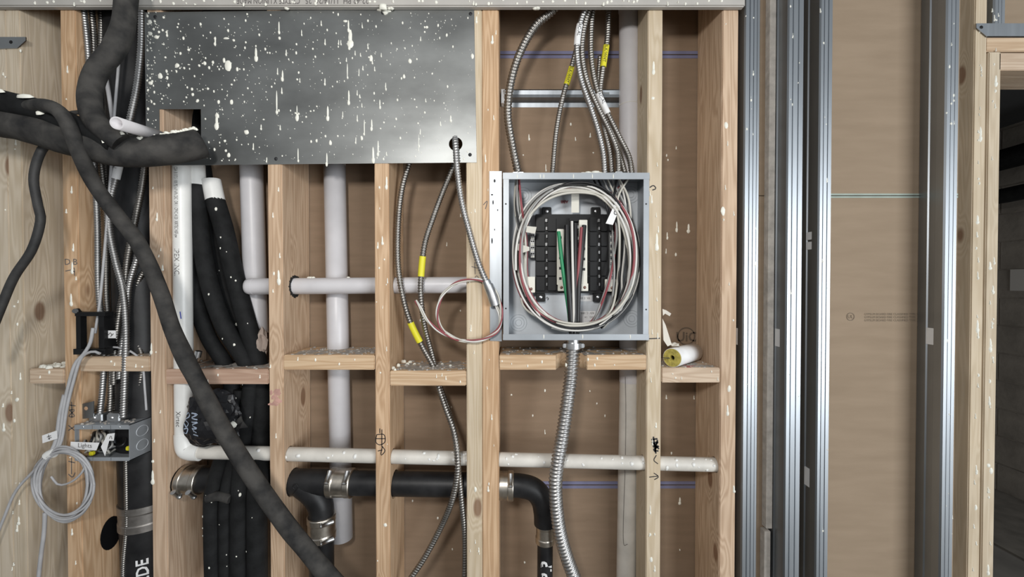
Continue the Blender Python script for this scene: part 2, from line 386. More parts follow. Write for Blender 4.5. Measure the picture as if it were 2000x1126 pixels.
kerb = MB().box((XW-0.75, 0.3, 0.0), (XW-0.02, 3.3, 0.012)).build('trim_1', mat('dark_floor_strip', (0.16, 0.145, 0.125), 0.8, 0, 0.3, 9)); kerb['kind'] = 'structure'
pn = MB().box((XW-0.004, 1.50, CZ-0.05), (XW-0.001, 1.78, CZ+0.10)).build('notice_sheet', mat('grey_paper', (0.55, 0.53, 0.50), 0.8)); tag(pn, 'pale sheet of paper stuck on the dark block wall beyond the doorway', 'paper')
for k, (z, r_) in enumerate(((2.42, 0.07), (2.28, 0.05))):
    o = sweep(MB(), catmull([(3.30, 0.6, z), (3.25, 1.6, z-0.1-0.1*k), (3.35, 3.2, z-0.02)], 0.1)[0], r_, 12).build('ceiling_duct', FOAM)
    tag(o, ['thick', 'thinner'][k]+' black duct hanging under the ceiling of the dark room', 'duct', 'ducts in the dark room')
# ---- gypsum sheet fixed to the studs above
bz = P(700, 12, -0.017).z
gs = MB().box((P(-60, 0).x, -0.017, bz), (P(1456, 15, -0.017).x, -0.0004, bz+0.20)).build('gypsum_board', GYP, bevel=0.003)
tag(gs, 'grey gypsum board above the studs with upside-down print along its bottom edge', 'drywall')
for s_, px in (('22-42 PH  11/14/26  25', 720), ('CT TYPE X UNION MADE', 586)):
    text(s_, P(px, 2, -0.017), (-1, 0, 0), 16*S(), INKG, gs, bold=0.0, eps=0.0008, fit=120*S())
mb = MB()
for _ in range(70):
    px = random.uniform(20, 1440); drip(mb, px, random.uniform(0, 9), random.uniform(2, 6), random.uniform(3, 9), -0.0172)
for px in (1045, 1050, 760, 765, 750, 560):
    dome(mb, (P(px, 12, -0.01).x, -0.009, bz), 0.006, 0.005, 0.004, n=(0, 0, -1), jit=0.3)
mb.build('paint_splatter', PAINT, gs, 'stuff')
# ================================================================== TIMBER
DEP = 0.140
def pipe_cut(a, b, r): return sweep(MB(), [Vector(a), Vector(b)], r, 20)
YH1 = 0.060; YH2 = 0.028; YV3 = 0.1125
H1A, H1B, H1R = P(494, 559, YH1), P(925, 556, YH1), 16*S(YH1)
H2A, H2B, H2R = P(372, 881, YH2), P(1408, 907, YH2), 13.3*S(YH2)
YD = 0.046
DRA, DRB, DRR = P(352, 936, YD), P(1004, 948, YD), 23*S(YD)
cutH1 = lambda: pipe_cut(H1A-Vector((.02, 0, 0)), H1B+Vector((.0, 0, 0)), H1R+0.0035)
cutH2 = lambda: pipe_cut(H2A-Vector((.0, 0, 0)), H2B+Vector((.004, 0, 0)), H2R+0.003)
cutDR = lambda: pipe_cut(DRA-Vector((.10, 0, 0)), DRB+Vector((.03, 0, 0)), DRR+0.005)
YV4 = 0.1115; V4T = P(1229, -60, YV4); V4R = 19.5*S(YV4)
cutV4 = lambda: pipe_cut(P(1229, -120, YV4), P(1229, 1250, YV4), V4R*1.02+.0015)
def stud(x0, x1, label, m=WV, name='wood_stud', y=0.0, dep=DEP, za=None, zb_=None, cuts=(), dens=14, cat='stud', group='upright pine studs'):
    a = P(x0, 563, y).x; b = P(x1, 563, y).x
    o = MB().box((a, y, za if za is not None else zb), (b, y+dep, zb_ if zb_ is not None else zt)).build(name, m, bevel=0.0022)
    tag(o, label, cat, group)
    if cuts: cut(o, [c_() for c_ in cuts])
    if dens:
        mb = MB()
        for _ in range(dens):
            mg = 3 if y == 0 else 8; px = random.uniform(x0+mg, x1-mg); py = random.uniform(25, 1120)
            if y > 0: px -= (py-563)*.011
            if y == 0 and 15 < py < 325 and 290 < px < 930: py += 330
            q = random.random(); w = random.uniform(1.5, 4) if q < .8 else random.uniform(4, 8)
            w = min(w, (x1-x0)*0.3)
            drip(mb, px, py, w, w*random.uniform(1.0, 4.5), y)
        mb.build('paint_splatter', PAINT, o, 'stuff')
    return o
st_a0 = stud(-14, 18.5, 'pale pine stud cut by the left edge of the photo', WVP, dens=14)
st_a = stud(19, 46, 'pale pine stud second from the left edge, beside the thin hanging black cable', WVP, dens=22)
st_b = stud(124, 154, 'pine stud marked D.B left of the steel conduit bundle', cuts=(), dens=16)
st_c = stud(292, 322, 'pine stud right of the conduit bundle, under the left edge of the steel plate', cuts=(cutDR,), dens=16)
st_d = stud(524, 552, 'pine stud with two drilled pipe holes, right of the black insulated hoses', cuts=(cutH1, cutH2, cutDR), dens=9)
st_e = stud(732, 760, 'pine stud below the steel plate marked with a circled arrow', cuts=(cutH1, cutH2, cutDR), dens=16)
st_f1 = stud(911, 941.4, 'left stud of the doubled pine pair beside the electrical panel', WVP, cuts=(cutH1, cutH2, cutDR), dens=14)
st_f2 = stud(941.8, 974, 'right stud of the doubled pine pair, directly against the electrical panel', cuts=(cutH2, cutDR), dens=14)
st_g = stud(1263.5, 1292, 'pine stud on the right side of the electrical panel, with black scribbles', WVP, cuts=(cutH2, cutV4), dens=24)
st_h = stud(1408, 1439, 'pine stud next to the steel studs, where the lower white pipe ends', cuts=(cutH2,), dens=12)
# marker signs
text('D.B', P(127, 511), (1, 0, 0), 17*S(), INKG, st_b, name='marker_sign')
ink([[(128, 529), (141, 527), (146, 531)], [(146, 531), (146, 538)], [(140, 527), (146, 531), (145, 522)]], 0, 1.6, INKG, st_b)
ink([[(133, 790), (148, 792)], [(136, 800), (146, 812), (135, 812), (146, 800), (136, 800)], [(140, 784), (141, 815)], [(134, 830), (146, 840)], [(134, 840), (146, 832)]], 0, 1.8, INKG, st_b)
ink([[(134, 900), (147, 903)], [(140, 893), (140, 925)], [(134, 925), (142, 931), (147, 922)]], 0, 1.8, INKG, st_b)
ink([[(742, 836), (742, 845)], [(736, 848), (750, 848), (752, 862), (742, 868), (734, 862), (736, 848)], [(734, 856), (753, 856)], [(746, 838), (746, 872)], [(738, 880), (747, 878)], [(747, 871), (752, 880), (744, 888), (747, 871)]], 0, 1.6, INK, st_e)
ink([[(1272, 858), (1284, 856)], [(1274, 866), (1286, 862), (1275, 872), (1287, 870), (1276, 878), (1286, 880)], [(1276, 852), (1281, 885)], [(1284, 858), (1279, 882)], [(1273, 862), (1287, 876)]], 0, 3.0, INK, st_g)
ink([[(1282, 888), (1277, 898), (1285, 905)]], 0, 1.7, INK, st_g)
ink([[(1268, 931), (1285, 929)], [(1277, 923), (1286, 930), (1278, 936)]], 0, 1.7, INK, st_g)
ink([[(1269, 366), (1276, 362), (1281, 368), (1274, 371)]], 0, 2.0, INK, st_g)
ink([[(1268, 661), (1289, 660)]], 0, 2.0, INK, st_g)
ink([[(944, 400), (952, 392), (948, 408)]], 0, 1.4, INKG, st_f2)
ink([[(921, 520), (934, 524)], [(927, 512), (928, 535)]], 0, 1.4, INKG, st_f1)
ink([[(924, 548), (931, 538), (936, 545)]], 0, 1.4, INKG, st_f1)
tpl = MB().box((P(-60, 0).x, 0.0, zt), (P(1446, 0).x, DEP, zt+.038)).build('added_top_plate', WH); tag(tpl, 'unseen pine plate added over the studs to block light from above', 'plate')  # out of view, added to keep world light out of the bay tops
# blocking
def block(x0, x1, y0, label, hgt=29, cuts=(), dens=8, deb=40, dep=DEP, m=WH):
    a = P(x0, y0, 0); b = P(x1, y0+hgt, 0)
    o = MB().box((a.x, 0.001, a.z), (b.x, dep, b.z)).build('wood_block', m, bevel=0.002); tag(o, label, 'wood block', 'blocking between studs')
    if cuts: cut(o, [c_ for c_ in cuts])
    mb = MB(); md = MB()
    for _ in range(dens): drip(mb, random.uniform(x0+4, x1-4), random.uniform(y0+6, y0+hgt-6), random.uniform(2, 4), random.uniform(3, 8), 0.001)
    for _ in range(deb):
        r_ = random.uniform(0.0012, 0.0045); x = random.uniform(a.x+0.006, b.x-0.006); y = 0.006+random.random()**1.4*(dep-0.015)
        dome(md, (x, y, a.z-0.0003), r_*random.uniform(.8, 1.5), r_, r_*random.uniform(.5, 1.3), n=(0, 0, 1), k=6, jit=0.3)
    for _ in range(deb):
        r_ = random.uniform(.006, .018); dome(md, (random.uniform(a.x+.012, b.x-.012), random.uniform(.016, dep-.016), a.z-.0002), r_, min(r_, .015), .0007, n=(0, 0, 1), k=9, jit=.25)
    if dens: mb.build('paint_splatter', PAINT, o, 'stuff')
    if deb: md.build('dust_and_crumbs', DUST, o, 'stuff')
    return o
def vcut(px, py, y, r):
    c_ = P(px, py, y); return pipe_cut(c_-Vector((0, 0, .12)), c_+Vector((0, 0, .12)), r)
V3A, V3B = P(653, 290, YV3), P(668, 1050, YV3)
bl_ab = block(56, 123.5, 720, 'short pale wood block at far left with white crumbs on top', dens=2, deb=0, m=WH)
bl_bc = block(154.5, 291.5, 696, 'wood block across the steel conduit bundle', dens=4, deb=26, cuts=[MB().box(P(160, 690, 0.022)+Vector((0, 0, .05)), P(289, 740, 0.15)-Vector((0, 0, .05)))])
bl_cd = block(322.5, 523.5, 721, 'reddish wood block in front of the black insulated hoses', dens=3, deb=46, m=WHR,
              cuts=[MB().box(P(332, 690, 0.006)+Vector((0, 0, .05)), P(396, 760, 0.15)-Vector((0, 0, .05))), MB().box(P(395, 690, 0.026)+Vector((0, 0, .05)), P(522, 760, 0.15)-Vector((0, 0, .05)))])
bl_de = block(553, 731.5, 693, 'wood block around the leaning grey-white pipe', dens=4, deb=90, cuts=[vcut(662.5, 690, YV3, 20*S(YV3)+.003)])
bl_ef = block(761, 910.5, 724, 'lower wood block with the two conduits passing through it', dens=4, deb=70, cuts=[vcut(851, 735, 0.064, 0.024)])
bl_fg = block(975, 1263, 693, 'wood block notched for the thick conduit under the electrical panel', dens=9, deb=80, cuts=[vcut(1117, 705, -0.004, 0.042), vcut(1229, 700, YV4, V4R+.003)])
bl_gh = block(1293, 1407, 718, 'wood block holding the offcut of white pipe insulation', dens=5, deb=50)
# plaster crumbs on the far left block
mb = MB(); a = P(60, 720)
for _ in range(42):
    dome(mb, (P(random.uniform(60, 120), 720).x, random.uniform(0.006, 0.09), a.z-0.0005), random.uniform(.005, .012), random.uniform(.004, .008), random.uniform(.004, .010), n=(0, 0, 1), jit=0.35)
mb.build('plaster_crumbs', PAINT, bl_ab, 'stuff')
mb = MB()
for px, py, r_ in ((768, 722, 5), (778, 716, 6), (790, 706, 6), (796, 712, 5), (786, 703, 5), (801, 707, 5), (772, 727, 4), (864, 712, 4), (880, 716, 4), (845, 716, 4), (810, 712, 4)):
    y = max(0.008, min(0.12, (727-py)/24*0.13)); p_ = P(px, 724); dome(mb, (P(px, py, y).x, y, p_.z-0.0005), r_*S()*.9, r_*S()*.8, r_*S()*1.1, n=(0, 0, 1), jit=.3)
mb.build('plaster_crumbs', PAINT, bl_ef, 'stuff')
# doorway timbers
st_k = stud(1897, 1921, 'pale pine king stud between the right steel stud and the doorway', WVL, y=0.05, dep=0.11, dens=34, name='wood_stud', zb_=zt)
zh = P(1960, 100, 0.05).z
st_j = stud(1925, 1949, 'pale pine jack stud right beside the dark doorway', WVL, y=0.05, dep=0.11, dens=34, zb_=P(1960, 101, 0.05).z)
a = P(1930, 73, 0.05); b = P(2130, 100, 0.05)
hd = MB().box((P(1926, 86, 0.05).x, 0.05, a.z), (b.x, 0.16, b.z)).build('door_header', WH, bevel=.002); tag(hd, 'pale wood header board over the dark doorway', 'header')
a = P(1955, 103, 0.05); b = P(2130, 137, 0.05)
hd2 = MB().box((P(1951, 120, 0.05).x, 0.05, a.z), (b.x, 0.16, b.z)).build('door_header', WH, bevel=.002); tag(hd2, 'whitish lower header board at the top of the dark doorway', 'header')
# ================================================================== STEEL STUDS
def metal_stud(xf0, xf1, label, y=0.0, dep=0.064, ribs=((.30, .36), (.62, .68)), slots=(), dens=10, zlo=None, zhi=None, prange=(10, 1120)):
    a = P(xf0, 563, y).x; b = P(xf1, 563, y).x; w = b-a; t = 0.0016
    prof = [(a+0.012, y+dep-0.001), (a+.012, y+dep), (a, y+dep), (a, y+dep*0.66), (a+.0025, y+dep*.62), (a+.0025, y+dep*.38), (a, y+dep*.34), (a, y+0.0025), (a+.0015, y)]
    for r0, r1 in ribs:
        g = w*0.02; prof += [(a+w*r0-g, y), (a+w*r0, y+.003), (a+w*r1, y+.003), (a+w*r1+g, y)]
    prof += [(b-.0015, y), (b, y+.002), (b, y+.010)]
    out = prof; inn = []
    n = len(prof)
    for i, (x, yy) in enumerate(prof):
        p0 = Vector(prof[max(i-1, 0)]); p1 = Vector(prof[min(i+1, n-1)]); d = (p1-p0).normalized(); nr = Vector((d.y, -d.x)) 
        # inward = to the right of travel along web upward (+x side)
        q = Vector((x, yy))-nr*t if False else Vector((x, yy))+Vector((-d.y, d.x))*t*-1
        inn.append((q.x, q.y))
    loop = out+inn[::-1]
    z0 = zlo if zlo is not None else zb; z1 = zhi if zhi is not None else zt
    V = [Vector((x, yy, z0)) for x, yy in loop]+[Vector((x, yy, z1)) for x, yy in loop]; k = len(loop)
    Fs = [(i, (i+1) % k, k+(i+1) % k, k+i) for i in range(k)]
    Fs += [(i, i+1, k-2-i, k-1-i) for i in range(n-1)]+[(k+i, 2*k-1-i, 2*k-2-i, k+i+1) for i in range(n-1)]
    o = MB().add(V, Fs).build('metal_stud', GALVS); tag(o, label, 'metal stud', 'galvanized steel studs')
    for (py0, py1, kind) in slots:
        yc = y+dep*0.5; zz0 = P(xf0, py0, yc).z; zz1 = P(xf0, py1, yc).z
        zc = (zz0+zz1)/2
        mb = MB()
        for pa, pb in (((zz0, zc+.003), (zc-.003, zz1)) if kind == 2 else ((zz0, zz1),)):
            mb.box((a-.0012, yc-.010, pa), (a+.0035, yc+.010, pb))
        mb.build('punch_out', WHT, o)
    if dens:
        mb = MB()
        for _ in range(dens):
            w_ = random.uniform(1.5, 4.5); drip(mb, random.uniform(xf0+3, xf1-3), random.uniform(*prange) if random.random() < .5 else random.uniform(prange[0], min(260, prange[1])), w_, w_*random.uniform(1, 4), y)
        mb.build('paint_splatter', PAINT, o, 'stuff')
    return o
metal_stud(1452, 1480, 'galvanized steel stud directly right of the last pine stud', ribs=((.28, .34), (.55, .60), (.80, .84)), slots=((640, 672, 1),))
metal_stud(1536, 1565, 'galvanized steel stud in the middle of the three close ones', ribs=((.25, .31), (.62, .68)), slots=((642, 676, 1),))
metal_stud(1598, 1621, 'galvanized steel stud on the left edge of the wide bare board', ribs=((.25, .32), (.60, .68)), slots=((453, 487, 2), (913, 948, 1)))
metal_stud(1843, 1866, 'galvanized steel stud on the right edge of the wide bare board', ribs=((.30, .36), (.64, .70)), slots=((640, 672, 1),), dens=16)
# gypsum offcut edge showing between the first two steel studs
for (p0, p1, dx, lab) in ((-90, 1032, 0, 'long upper piece of gypsum board edge between two steel studs'), (1037, 1210, -3, 'lower piece of gypsum board edge between two steel studs, below the break')):
    a = P(1500+dx, p0, 0.045); b = P(1512+dx, p1, 0.045); xa = P(1500+dx, 563, .045).x; xb = P(1512+dx, 563, .045).x
    o = MB().box((xa, 0.045, a.z), (xb, YR-.001, b.z)).build('gypsum_edge_strip', GYPE, bevel=.001); tag(o, lab, 'drywall edge', 'gypsum edge pieces')
# steel track over the door and stub stud
tr = thing('metal_track', P(1960, 70, 0.045), 'steel track with a pointed folded end above the doorway header', 'metal track')
za, zc = P(1930, 45, 0.045).z, P(1930, 71, 0.045).z
MB().poly([(P(1908, 48, .045).x, .046, za), (P(2130, 45, .045).x, .046, za), (P(2130, 45, .045).x, .046, zc), (P(1929, 70, .045).x, .046, zc), (P(1908, 55, .045).x, .046, za-.012)], (0, .0015, 0)).build('front_flange', GALVS, tr)
MB().box((P(1929, 70, .045).x, .046, zc), (P(2130, 45, .045).x, .15, zc+.0012)).build('web', GALVS, tr)
dome(MB(), P(1917, 53, .0455), .0045, .0045, .0005, k=12).build('screw_hole', BLK, tr)
o = metal_stud(1934, 1954, 'short steel stud standing in the track above the doorway', y=0.05, dep=0.09, dens=3, zlo=zc+.002, prange=(2, 38))
wd = MB().box((P(1920, 20, 0.14).x, 0.142, zc), (P(2140, 20, .14).x, .158, zt)).build('wall_over_door', KRAFT_L); wd['kind'] = 'structure'
# bracket at upper left
br = thing('strap_bracket', P(20, 97, -.003), 'grey steel bracket with a slanted end nailed over the leftmost studs', 'bracket')
pts = [P(-60, 72, -.003), P(50, 72, -.003), P(50, 79, -.003), P(33, 94, -.003), P(-60, 97, -.003)]
MB().poly(pts, (0, .0022, 0)).build('plate', GALV, br)
dome(MB(), P(21, 82, -.0032), .0045, .0045, .0004, k=12).build('nail_hole', BLK, br)
# ================================================================== STEEL COVER PLATE
YP = -0.0018
plc = [P(282, 24, YP), P(926, 16, YP), P(931, 317, YP), P(286, 323, YP)]
pl = MB().poly(plc, (0, .0012, 0)).build('steel_plate', GALVP)
tag(pl, 'large galvanized steel plate spattered with cream drips, covering the upper stud bays', 'metal plate')
a, b = P(311, 213, YP), P(393, 290, YP); hc = P(890, 281, YP)
cut(pl, [MB().box((a.x, -.02, a.z), (b.x, .02, b.z)), sweep(MB(), [hc-Vector((0, .02, 0)), hc+Vector((0, .02, 0))], 13.2*S(), 28)])
mb = MB()
BIG = [(66,124,24,30),(68,190,22,22),(104,210,28,22),(163,190,10,36),(125,430,26,34),(164,440,12,24),(70,470,24,22),(220,370,26,26),(285,282,16,16),(376,358,18,24),(436,235,12,50),(500,217,36,12),(508,370,36,66),(486,342,16,30),(541,228,14,14),(560,392,14,24),(666,308,22,76),(444,685,26,92),(447,655,22,30),(455,577,14,26),(528,578,20,30),(309,535,16,20),(336,570,14,20),(395,502,14,14),(797,160,12,76),(800,216,14,20),(817,430,16,60),(789,405,7,42),(813,514,9,36),(784,590,13,150),(838,298,9,36),(915,455,6,28),(900,665,22,44),(899,630,8,60),(905,885,10,84),(925,188,7,36),(1036,132,8,30),(1058,238,9,34),(1070,170,8,16),(1057,464,10,42),(1073,645,18,80),(1068,905,14,78),(1088,808,16,30),(1010,796,12,20),(1200,218,36,100),(1190,150,14,70),(1172,120,26,12),(1196,262,14,40),(1135,240,7,30),(1147,242,7,30),(1184,410,9,96),(1179,338,8,24),(1192,556,16,80),(1228,300,7,28),(1250,412,6,46),(1258,310,7,22),(1272,385,9,26),(1268,148,8,24),(1300,262,8,34),(1318,330,20,34),(1325,352,10,24),(1338,390,8,26),(1376,312,7,24),(1240,526,7,30),(1254,545,10,22),(1266,596,7,24),(1240,670,8,40),(1280,730,10,96),(1322,710,14,66),(1265,782,14,30),(1232,796,8,40),(1330,880,20,90),(1358,845,14,94),(1401,492,9,44),(1368,592,11,52),(1158,648,7,36),(1505,432,14,26),(1538,346,20,28),(1599,220,8,26),(1634,154,14,16),(1698,144,10,18),(1747,198,12,20),(1707,215,8,14),(1627,568,8,22),(1588,820,6,110),(1597,745,8,34),(1711,700,10,28),(1769,672,14,38),(1892,318,16,30),(1782,264,10,14),(612,748,28,26),(652,830,8,42),(728,905,7,30),(696,720,9,32),(512,877,18,28),(804,722,8,30),(490,798,14,16),(1130,770,9,14),(1405,870,8,24)]
for x, y, w, h in BIG: drip(mb, 270+x/2.899, y/2.899, max(w/2.899, 1.6), h/2.899, YP)
def on_plate(px, py): return not (306 < px < 398 and 205 < py < 300) and (px-890)**2+(py-281)**2 > 20**2
for _ in range(900):
    px = 287+(random.random()**1.5)*636; py = random.uniform(24, 315)
    if not on_plate(px, py): continue
    w = random.choice([.8, .9, 1.0, 1.1, 1.3, 1.5, 1.8, 2.3, 3.0, 4.2]) * (1.05 if px < 470 else .85)
    dome(mb, P(px, py, YP), w*S()/2, w*random.uniform(.9, 1.9)*S()/2, .0008+w*.00028, k=6, jit=.15)
mb.build('paint_splatter', PAINT, pl, 'stuff')
for px, py in ((303, 33), (748, 25), (919, 27), (918, 302), (539, 310)):
    o = dome(MB(), P(px, py, YP), 3.6*S(), 3.6*S(), .002, k=10).build('screw', INK, pl)
mb = MB()
for px, py, w in ((748, 13, 9), (757, 18, 8), (741, 18, 7), (752, 24, 6)): dome(mb, P(px, py, -.0175 if py < 16 else YP), w*S(), w*S()*.7, .006, jit=.3)
mb.build('caulk_lump', PAINT, pl)
# ================================================================== HAT CHANNEL
YH = 0.112
hc_ = thing('hat_channel', P(1095, 198, .13), 'horizontal galvanized hat channel on the board behind the upper conduits', 'metal channel')
xa, xb = P(986, 0, YH).x, P(1240, 0, YH).x
zz = [P(1000, p_, YH).z for p_ in (165, 173, 177, 184, 190, 198)]
prof = [(YB-.001, zz[0]), (YB-.004, zz[1]), (YH, zz[1]-.002), (YH-.002, zz[2]), (YH+.001, zz[3]), (YH, zz[4]), (YB-.004, zz[4]-.004), (YB-.001, zz[5]-.004)]
V = []; t_ = .001
for x in (xa, xb):
    V += [Vector((x, y, z)) for y, z in prof]+[Vector((x, y+t_, z)) for y, z in prof[::-1]]
k = len(prof)*2
MB().add(V, [(i, (i+1) % k, k+(i+1) % k, k+i) for i in range(k)]+[tuple(range(k)), tuple(range(2*k-1, k-1, -1))]).build('channel', GALVS, hc_)
MB().pbox(979, 174, 986, 201, YH+.004, YB-.002).build('end_flange', WHT, hc_)
MB().pbox(1176, 180, 1190, 183.5, YH-.0025, YH+.004).build('slot', GALV, hc_)
# ================================================================== WHITE PIPES
def ring(mb, a, u, r0, w): pipe(mb, Vector(a), Vector(a)+Vector(u).normalized()*w, r0)
# riser with elbow and long low run
yv1 = 0.030
v1 = thing('water_pipe', P(357, 880, yv1), 'white riser pipe with elbow and long low run crossing the stud bays', 'pipe')
r1 = 15.5*S(yv1); A = P(354, -40, yv1); A2 = P(355, 300, yv1); B = P(360, 852, YH2)
pipe(MB(), A2, B, r1).build('riser', PVCW, v1)
el = [P(360, 846, YH2), P(360.5, 862, YH2), P(364, 876, YH2), P(374, 881, YH2), P(392, 882, YH2)]
sweep(MB(), catmull(el, .004)[0], 16.6*S(YH2), 24).build('elbow', PVCW, v1)
pipe(MB(), H2A, H2B, H2R).build('low_run', PVCD, v1)
mb = MB(); u_ = (H2B-H2A).normalized()
blue = mat('blue_primer', (0.05, 0.08, 0.50), .5)
pipe(mb, P(385, 881.5, YH2), P(390, 881.6, YH2), H2R+.0035).build('primer_mark', blue, v1)
ax = (B-A2).normalized()
text('IPEX INC.', P(356.7, 487, yv1), ax, 13*S(), INKG, v1, yo=1.5*S(), r=r1+.0005, fit=.075)
text('CSA B137.5 100 PSI 6.9 kPa 23C  DR11 CPVC 4120  XIRTEC NSF-pw', P(355.2, 330, yv1), ax, 9*S(), INKG, v1, yo=0.5*S(), r=r1+.0005, fit=.185)
text('Xirtec', P(359.6, 798, YH2), ax, 12*S(), INKG, v1, yo=1.5*S(), r=r1+.0005, fit=.045)
ink([[(352, 608), (354, 622)]], yv1-r1*1.06, 2.0, blue, v1, name='pen_mark')
mb = MB()
for _ in range(60):
    t = random.random()**.6; p_ = H2A.lerp(H2B, t); a_ = random.uniform(-.5, 1.4); nn = Vector((0, -math.cos(a_), math.sin(a_)))
    r_ = random.uniform(.002, .006); dome(mb, p_+nn*(H2R-.0004), r_, r_*random.uniform(.8, 1.4), r_*.6, n=nn, jit=.2)
mb.build('paint_splatter', PVCW, v1, 'stuff')
# upper cross pipe
h1 = thing('drain_pipe', H1A, 'grey-white pipe running level through the studs beside the panel', 'pipe')
pipe(MB(), P(497, 559, YH1), H1B, H1R, n=2).build('run', PVC, h1)
sweep(MB(), [P(482, 559, YH1), P(484, 559, YH1), P(490, 559, YH1), P(497, 559, YH1)], lambda t: H1R*(.72+.31*min(1, t*2)), 24).build('end_cap', PVC, h1)
mb = MB()
for px in (604, 607, 612, 680): dome(mb, P(px, 543, YH1), .006, .005, .005, n=(0, -.3, 1), jit=.3)
mb.build('foam_crumbs', PAINT, h1, 'stuff')
ct = mat('black_sealant', (.01, .01, .01), .7)
mb = MB()
c_ = Vector((P(552, 560).x+.0004, YH1, H1A.z))
for i in range(26):
    a_ = 2*math.pi*i/26; q = H1R+.004; dome(mb, (c_.x, c_.y+q*math.cos(a_), c_.z+q*math.sin(a_)), .006*random.uniform(.5, 1.2), .006*random.uniform(.5, 1.2), .001, n=(1, 0, 0), jit=.3)
mb.build('burn_mark', ct, st_d, 'stuff')
# vertical vents
v2 = thing('vent_pipe', P(500, 640, .104), 'grey-white vertical pipe partly behind the black insulated hoses', 'pipe')
pipe(MB(), P(490, 280, YV3), P(501, 650, YV3), 20*S(YV3)).build('barrel', PVC, v2)
pipe(MB(), P(489.5, 262, YV3), P(490.5, 324, YV3), 20.4*S(YV3)).build('coupling', PVC, v2)
v3 = thing('vent_pipe', V3B, 'leaning grey-white pipe with a cut open bottom end above the tee', 'pipe')
pipe(MB(), V3A, V3B, 20*S(YV3), hollow=17.5*S(YV3)).build('barrel', PVC, v3)
pipe(MB(), P(652, 262, YV3), P(653.6, 322, YV3), 20.4*S(YV3)).build('coupling', PVC, v3)
v4 = thing('vent_pipe', P(1224, 1180, YV4), 'tall grey-white pipe right of the conduits, running behind the panel', 'pipe')
pipe(MB(), V4T, P(1229.5, 745, YV4), V4R).build('barrel', PVC, v4)
pipe(MB(), P(1229, -40, YV4), P(1229, 22, YV4), V4R*1.05).build('coupling', PVC, v4)
pipe(MB(), P(1229.5, 740, YV4), P(1222, 1190, YV4), V4R*.97).build('lower_barrel', PVCD, v4)
lr = V4R*.97
mbk = [(1221, 735), (1222, 800), (1221, 900), (1217, 1050), (1226, 1062)]
ink([mbk], YV4-lr*.985, .9, INKG, v4, name='seam_crack')
mb = MB(); pipe(mb, P(1229, 206, YV4), P(1229, 207.2, YV4), V4R+.0006).build('joint_line', PVCD, v4)
# ================================================================== BLACK DRAIN
yd = YD
dr = thing('drain_line', P(800, 1126, yd), 'black cast drain line with a tee, an elbow and steel banded couplings', 'pipe')
def LP(t): return DRA.lerp(DRB, t)
pipe(MB(), P(340, 936, yd), P(610, 941, yd), DRR*.98).build('pipe_run', ABS, dr)
pipe(MB(), P(640, 941.5, yd), P(985, 947.5, yd), DRR).build('pipe_run', ABS, dr)
mb = MB(); pipe(mb, P(565, 940, yd), P(650, 941.6, yd), DRR*1.06)
sweep(mb, catmull([P(592, 944, yd), P(612, 962, yd), P(626, 985, yd), P(628, 1012, yd)], .006)[0], lambda t: DRR*(1.1-.12*t), 24)
mb.build('tee', ABS, dr)
rg = MB(); sweep(rg, catmull([P(577+5*math.cos(t), 950+5*math.sin(t), yd-DRR*1.07) for t in [i*math.pi/8 for i in range(17)]], .004)[0], .0011, 6).build('cast_mark', ABS, dr)
pipe(MB(), P(628, 1008, yd), P(629, 1200, yd), DRR*.98).build('branch_drop', ABS, dr)
sweep(MB(), catmull([P(985, 947, yd), P(1015, 947.5, yd), P(1042, 955, yd), P(1058, 974, yd), P(1064, 1000, yd), P(1065, 1022, yd)], .005)[0], DRR*.96, 26).build('elbow', ABS, dr)
pipe(MB(), P(1065, 1015, yd), P(1064, 1200, yd), 14.5*S(yd)*1.05).build('elbow_drop', ABS, dr)
def coupling(a, b, r, name='banded_coupling', clamps=True, cdir=(0, 0, 1)):
    a = Vector(a); b = Vector(b); L_ = (b-a).length; u = (b-a).normalized()
    path = [a.lerp(b, i/44) for i in range(45)]
    def rr(t):
        i = int(round(t*44)); 
        return r+(.0022 if (i < 12 or i > 32) and i not in (0, 44) else (.0008 if i % 2 else 0))
    o = sweep(MB(), path, rr, 36).build(name, BAND, dr)
    if clamps:
        n_ = Vector((0, -1, 0))*.75+Vector(cdir)*.66; n_.normalize(); s_ = u.cross(n_)
        for t in (.14, .86):
            c = a.lerp(b, t)+n_*(r+.004)
            sc = sweep(MB(), [c-s_*.018, c-s_*.006, c-s_*.0055, c+s_*.010, c+s_*.0105, c+s_*.015], lambda q: .0055 if .1 < q < .75 else .0065, 10).build('clamp_screw', ZINC, o)
    return o
coupling(P(357, 936, yd), P(396, 936.8, yd), 25.5*S(yd), cdir=(0, 0, -1))
coupling(P(644, 941.5, yd), P(690, 942.5, yd), 26*S(yd))
coupling(P(960, 947, yd), P(1003, 947.6, yd), 26*S(yd))
coupling(P(628, 1004, yd), P(628.6, 1050, yd), 25*S(yd), cdir=(1, 0, 0))
coupling(P(1065, 1016, yd), P(1064.5, 1058, yd), 16.5*S(yd)*1.05, clamps=False)
text('PIP', P(1066, 1122, yd), (0, 0, 1), 30*S(yd), WHT, dr, r=14.5*S(yd)*1.05+.0006, bold=.03, fit=.09, name='pipe_lettering')
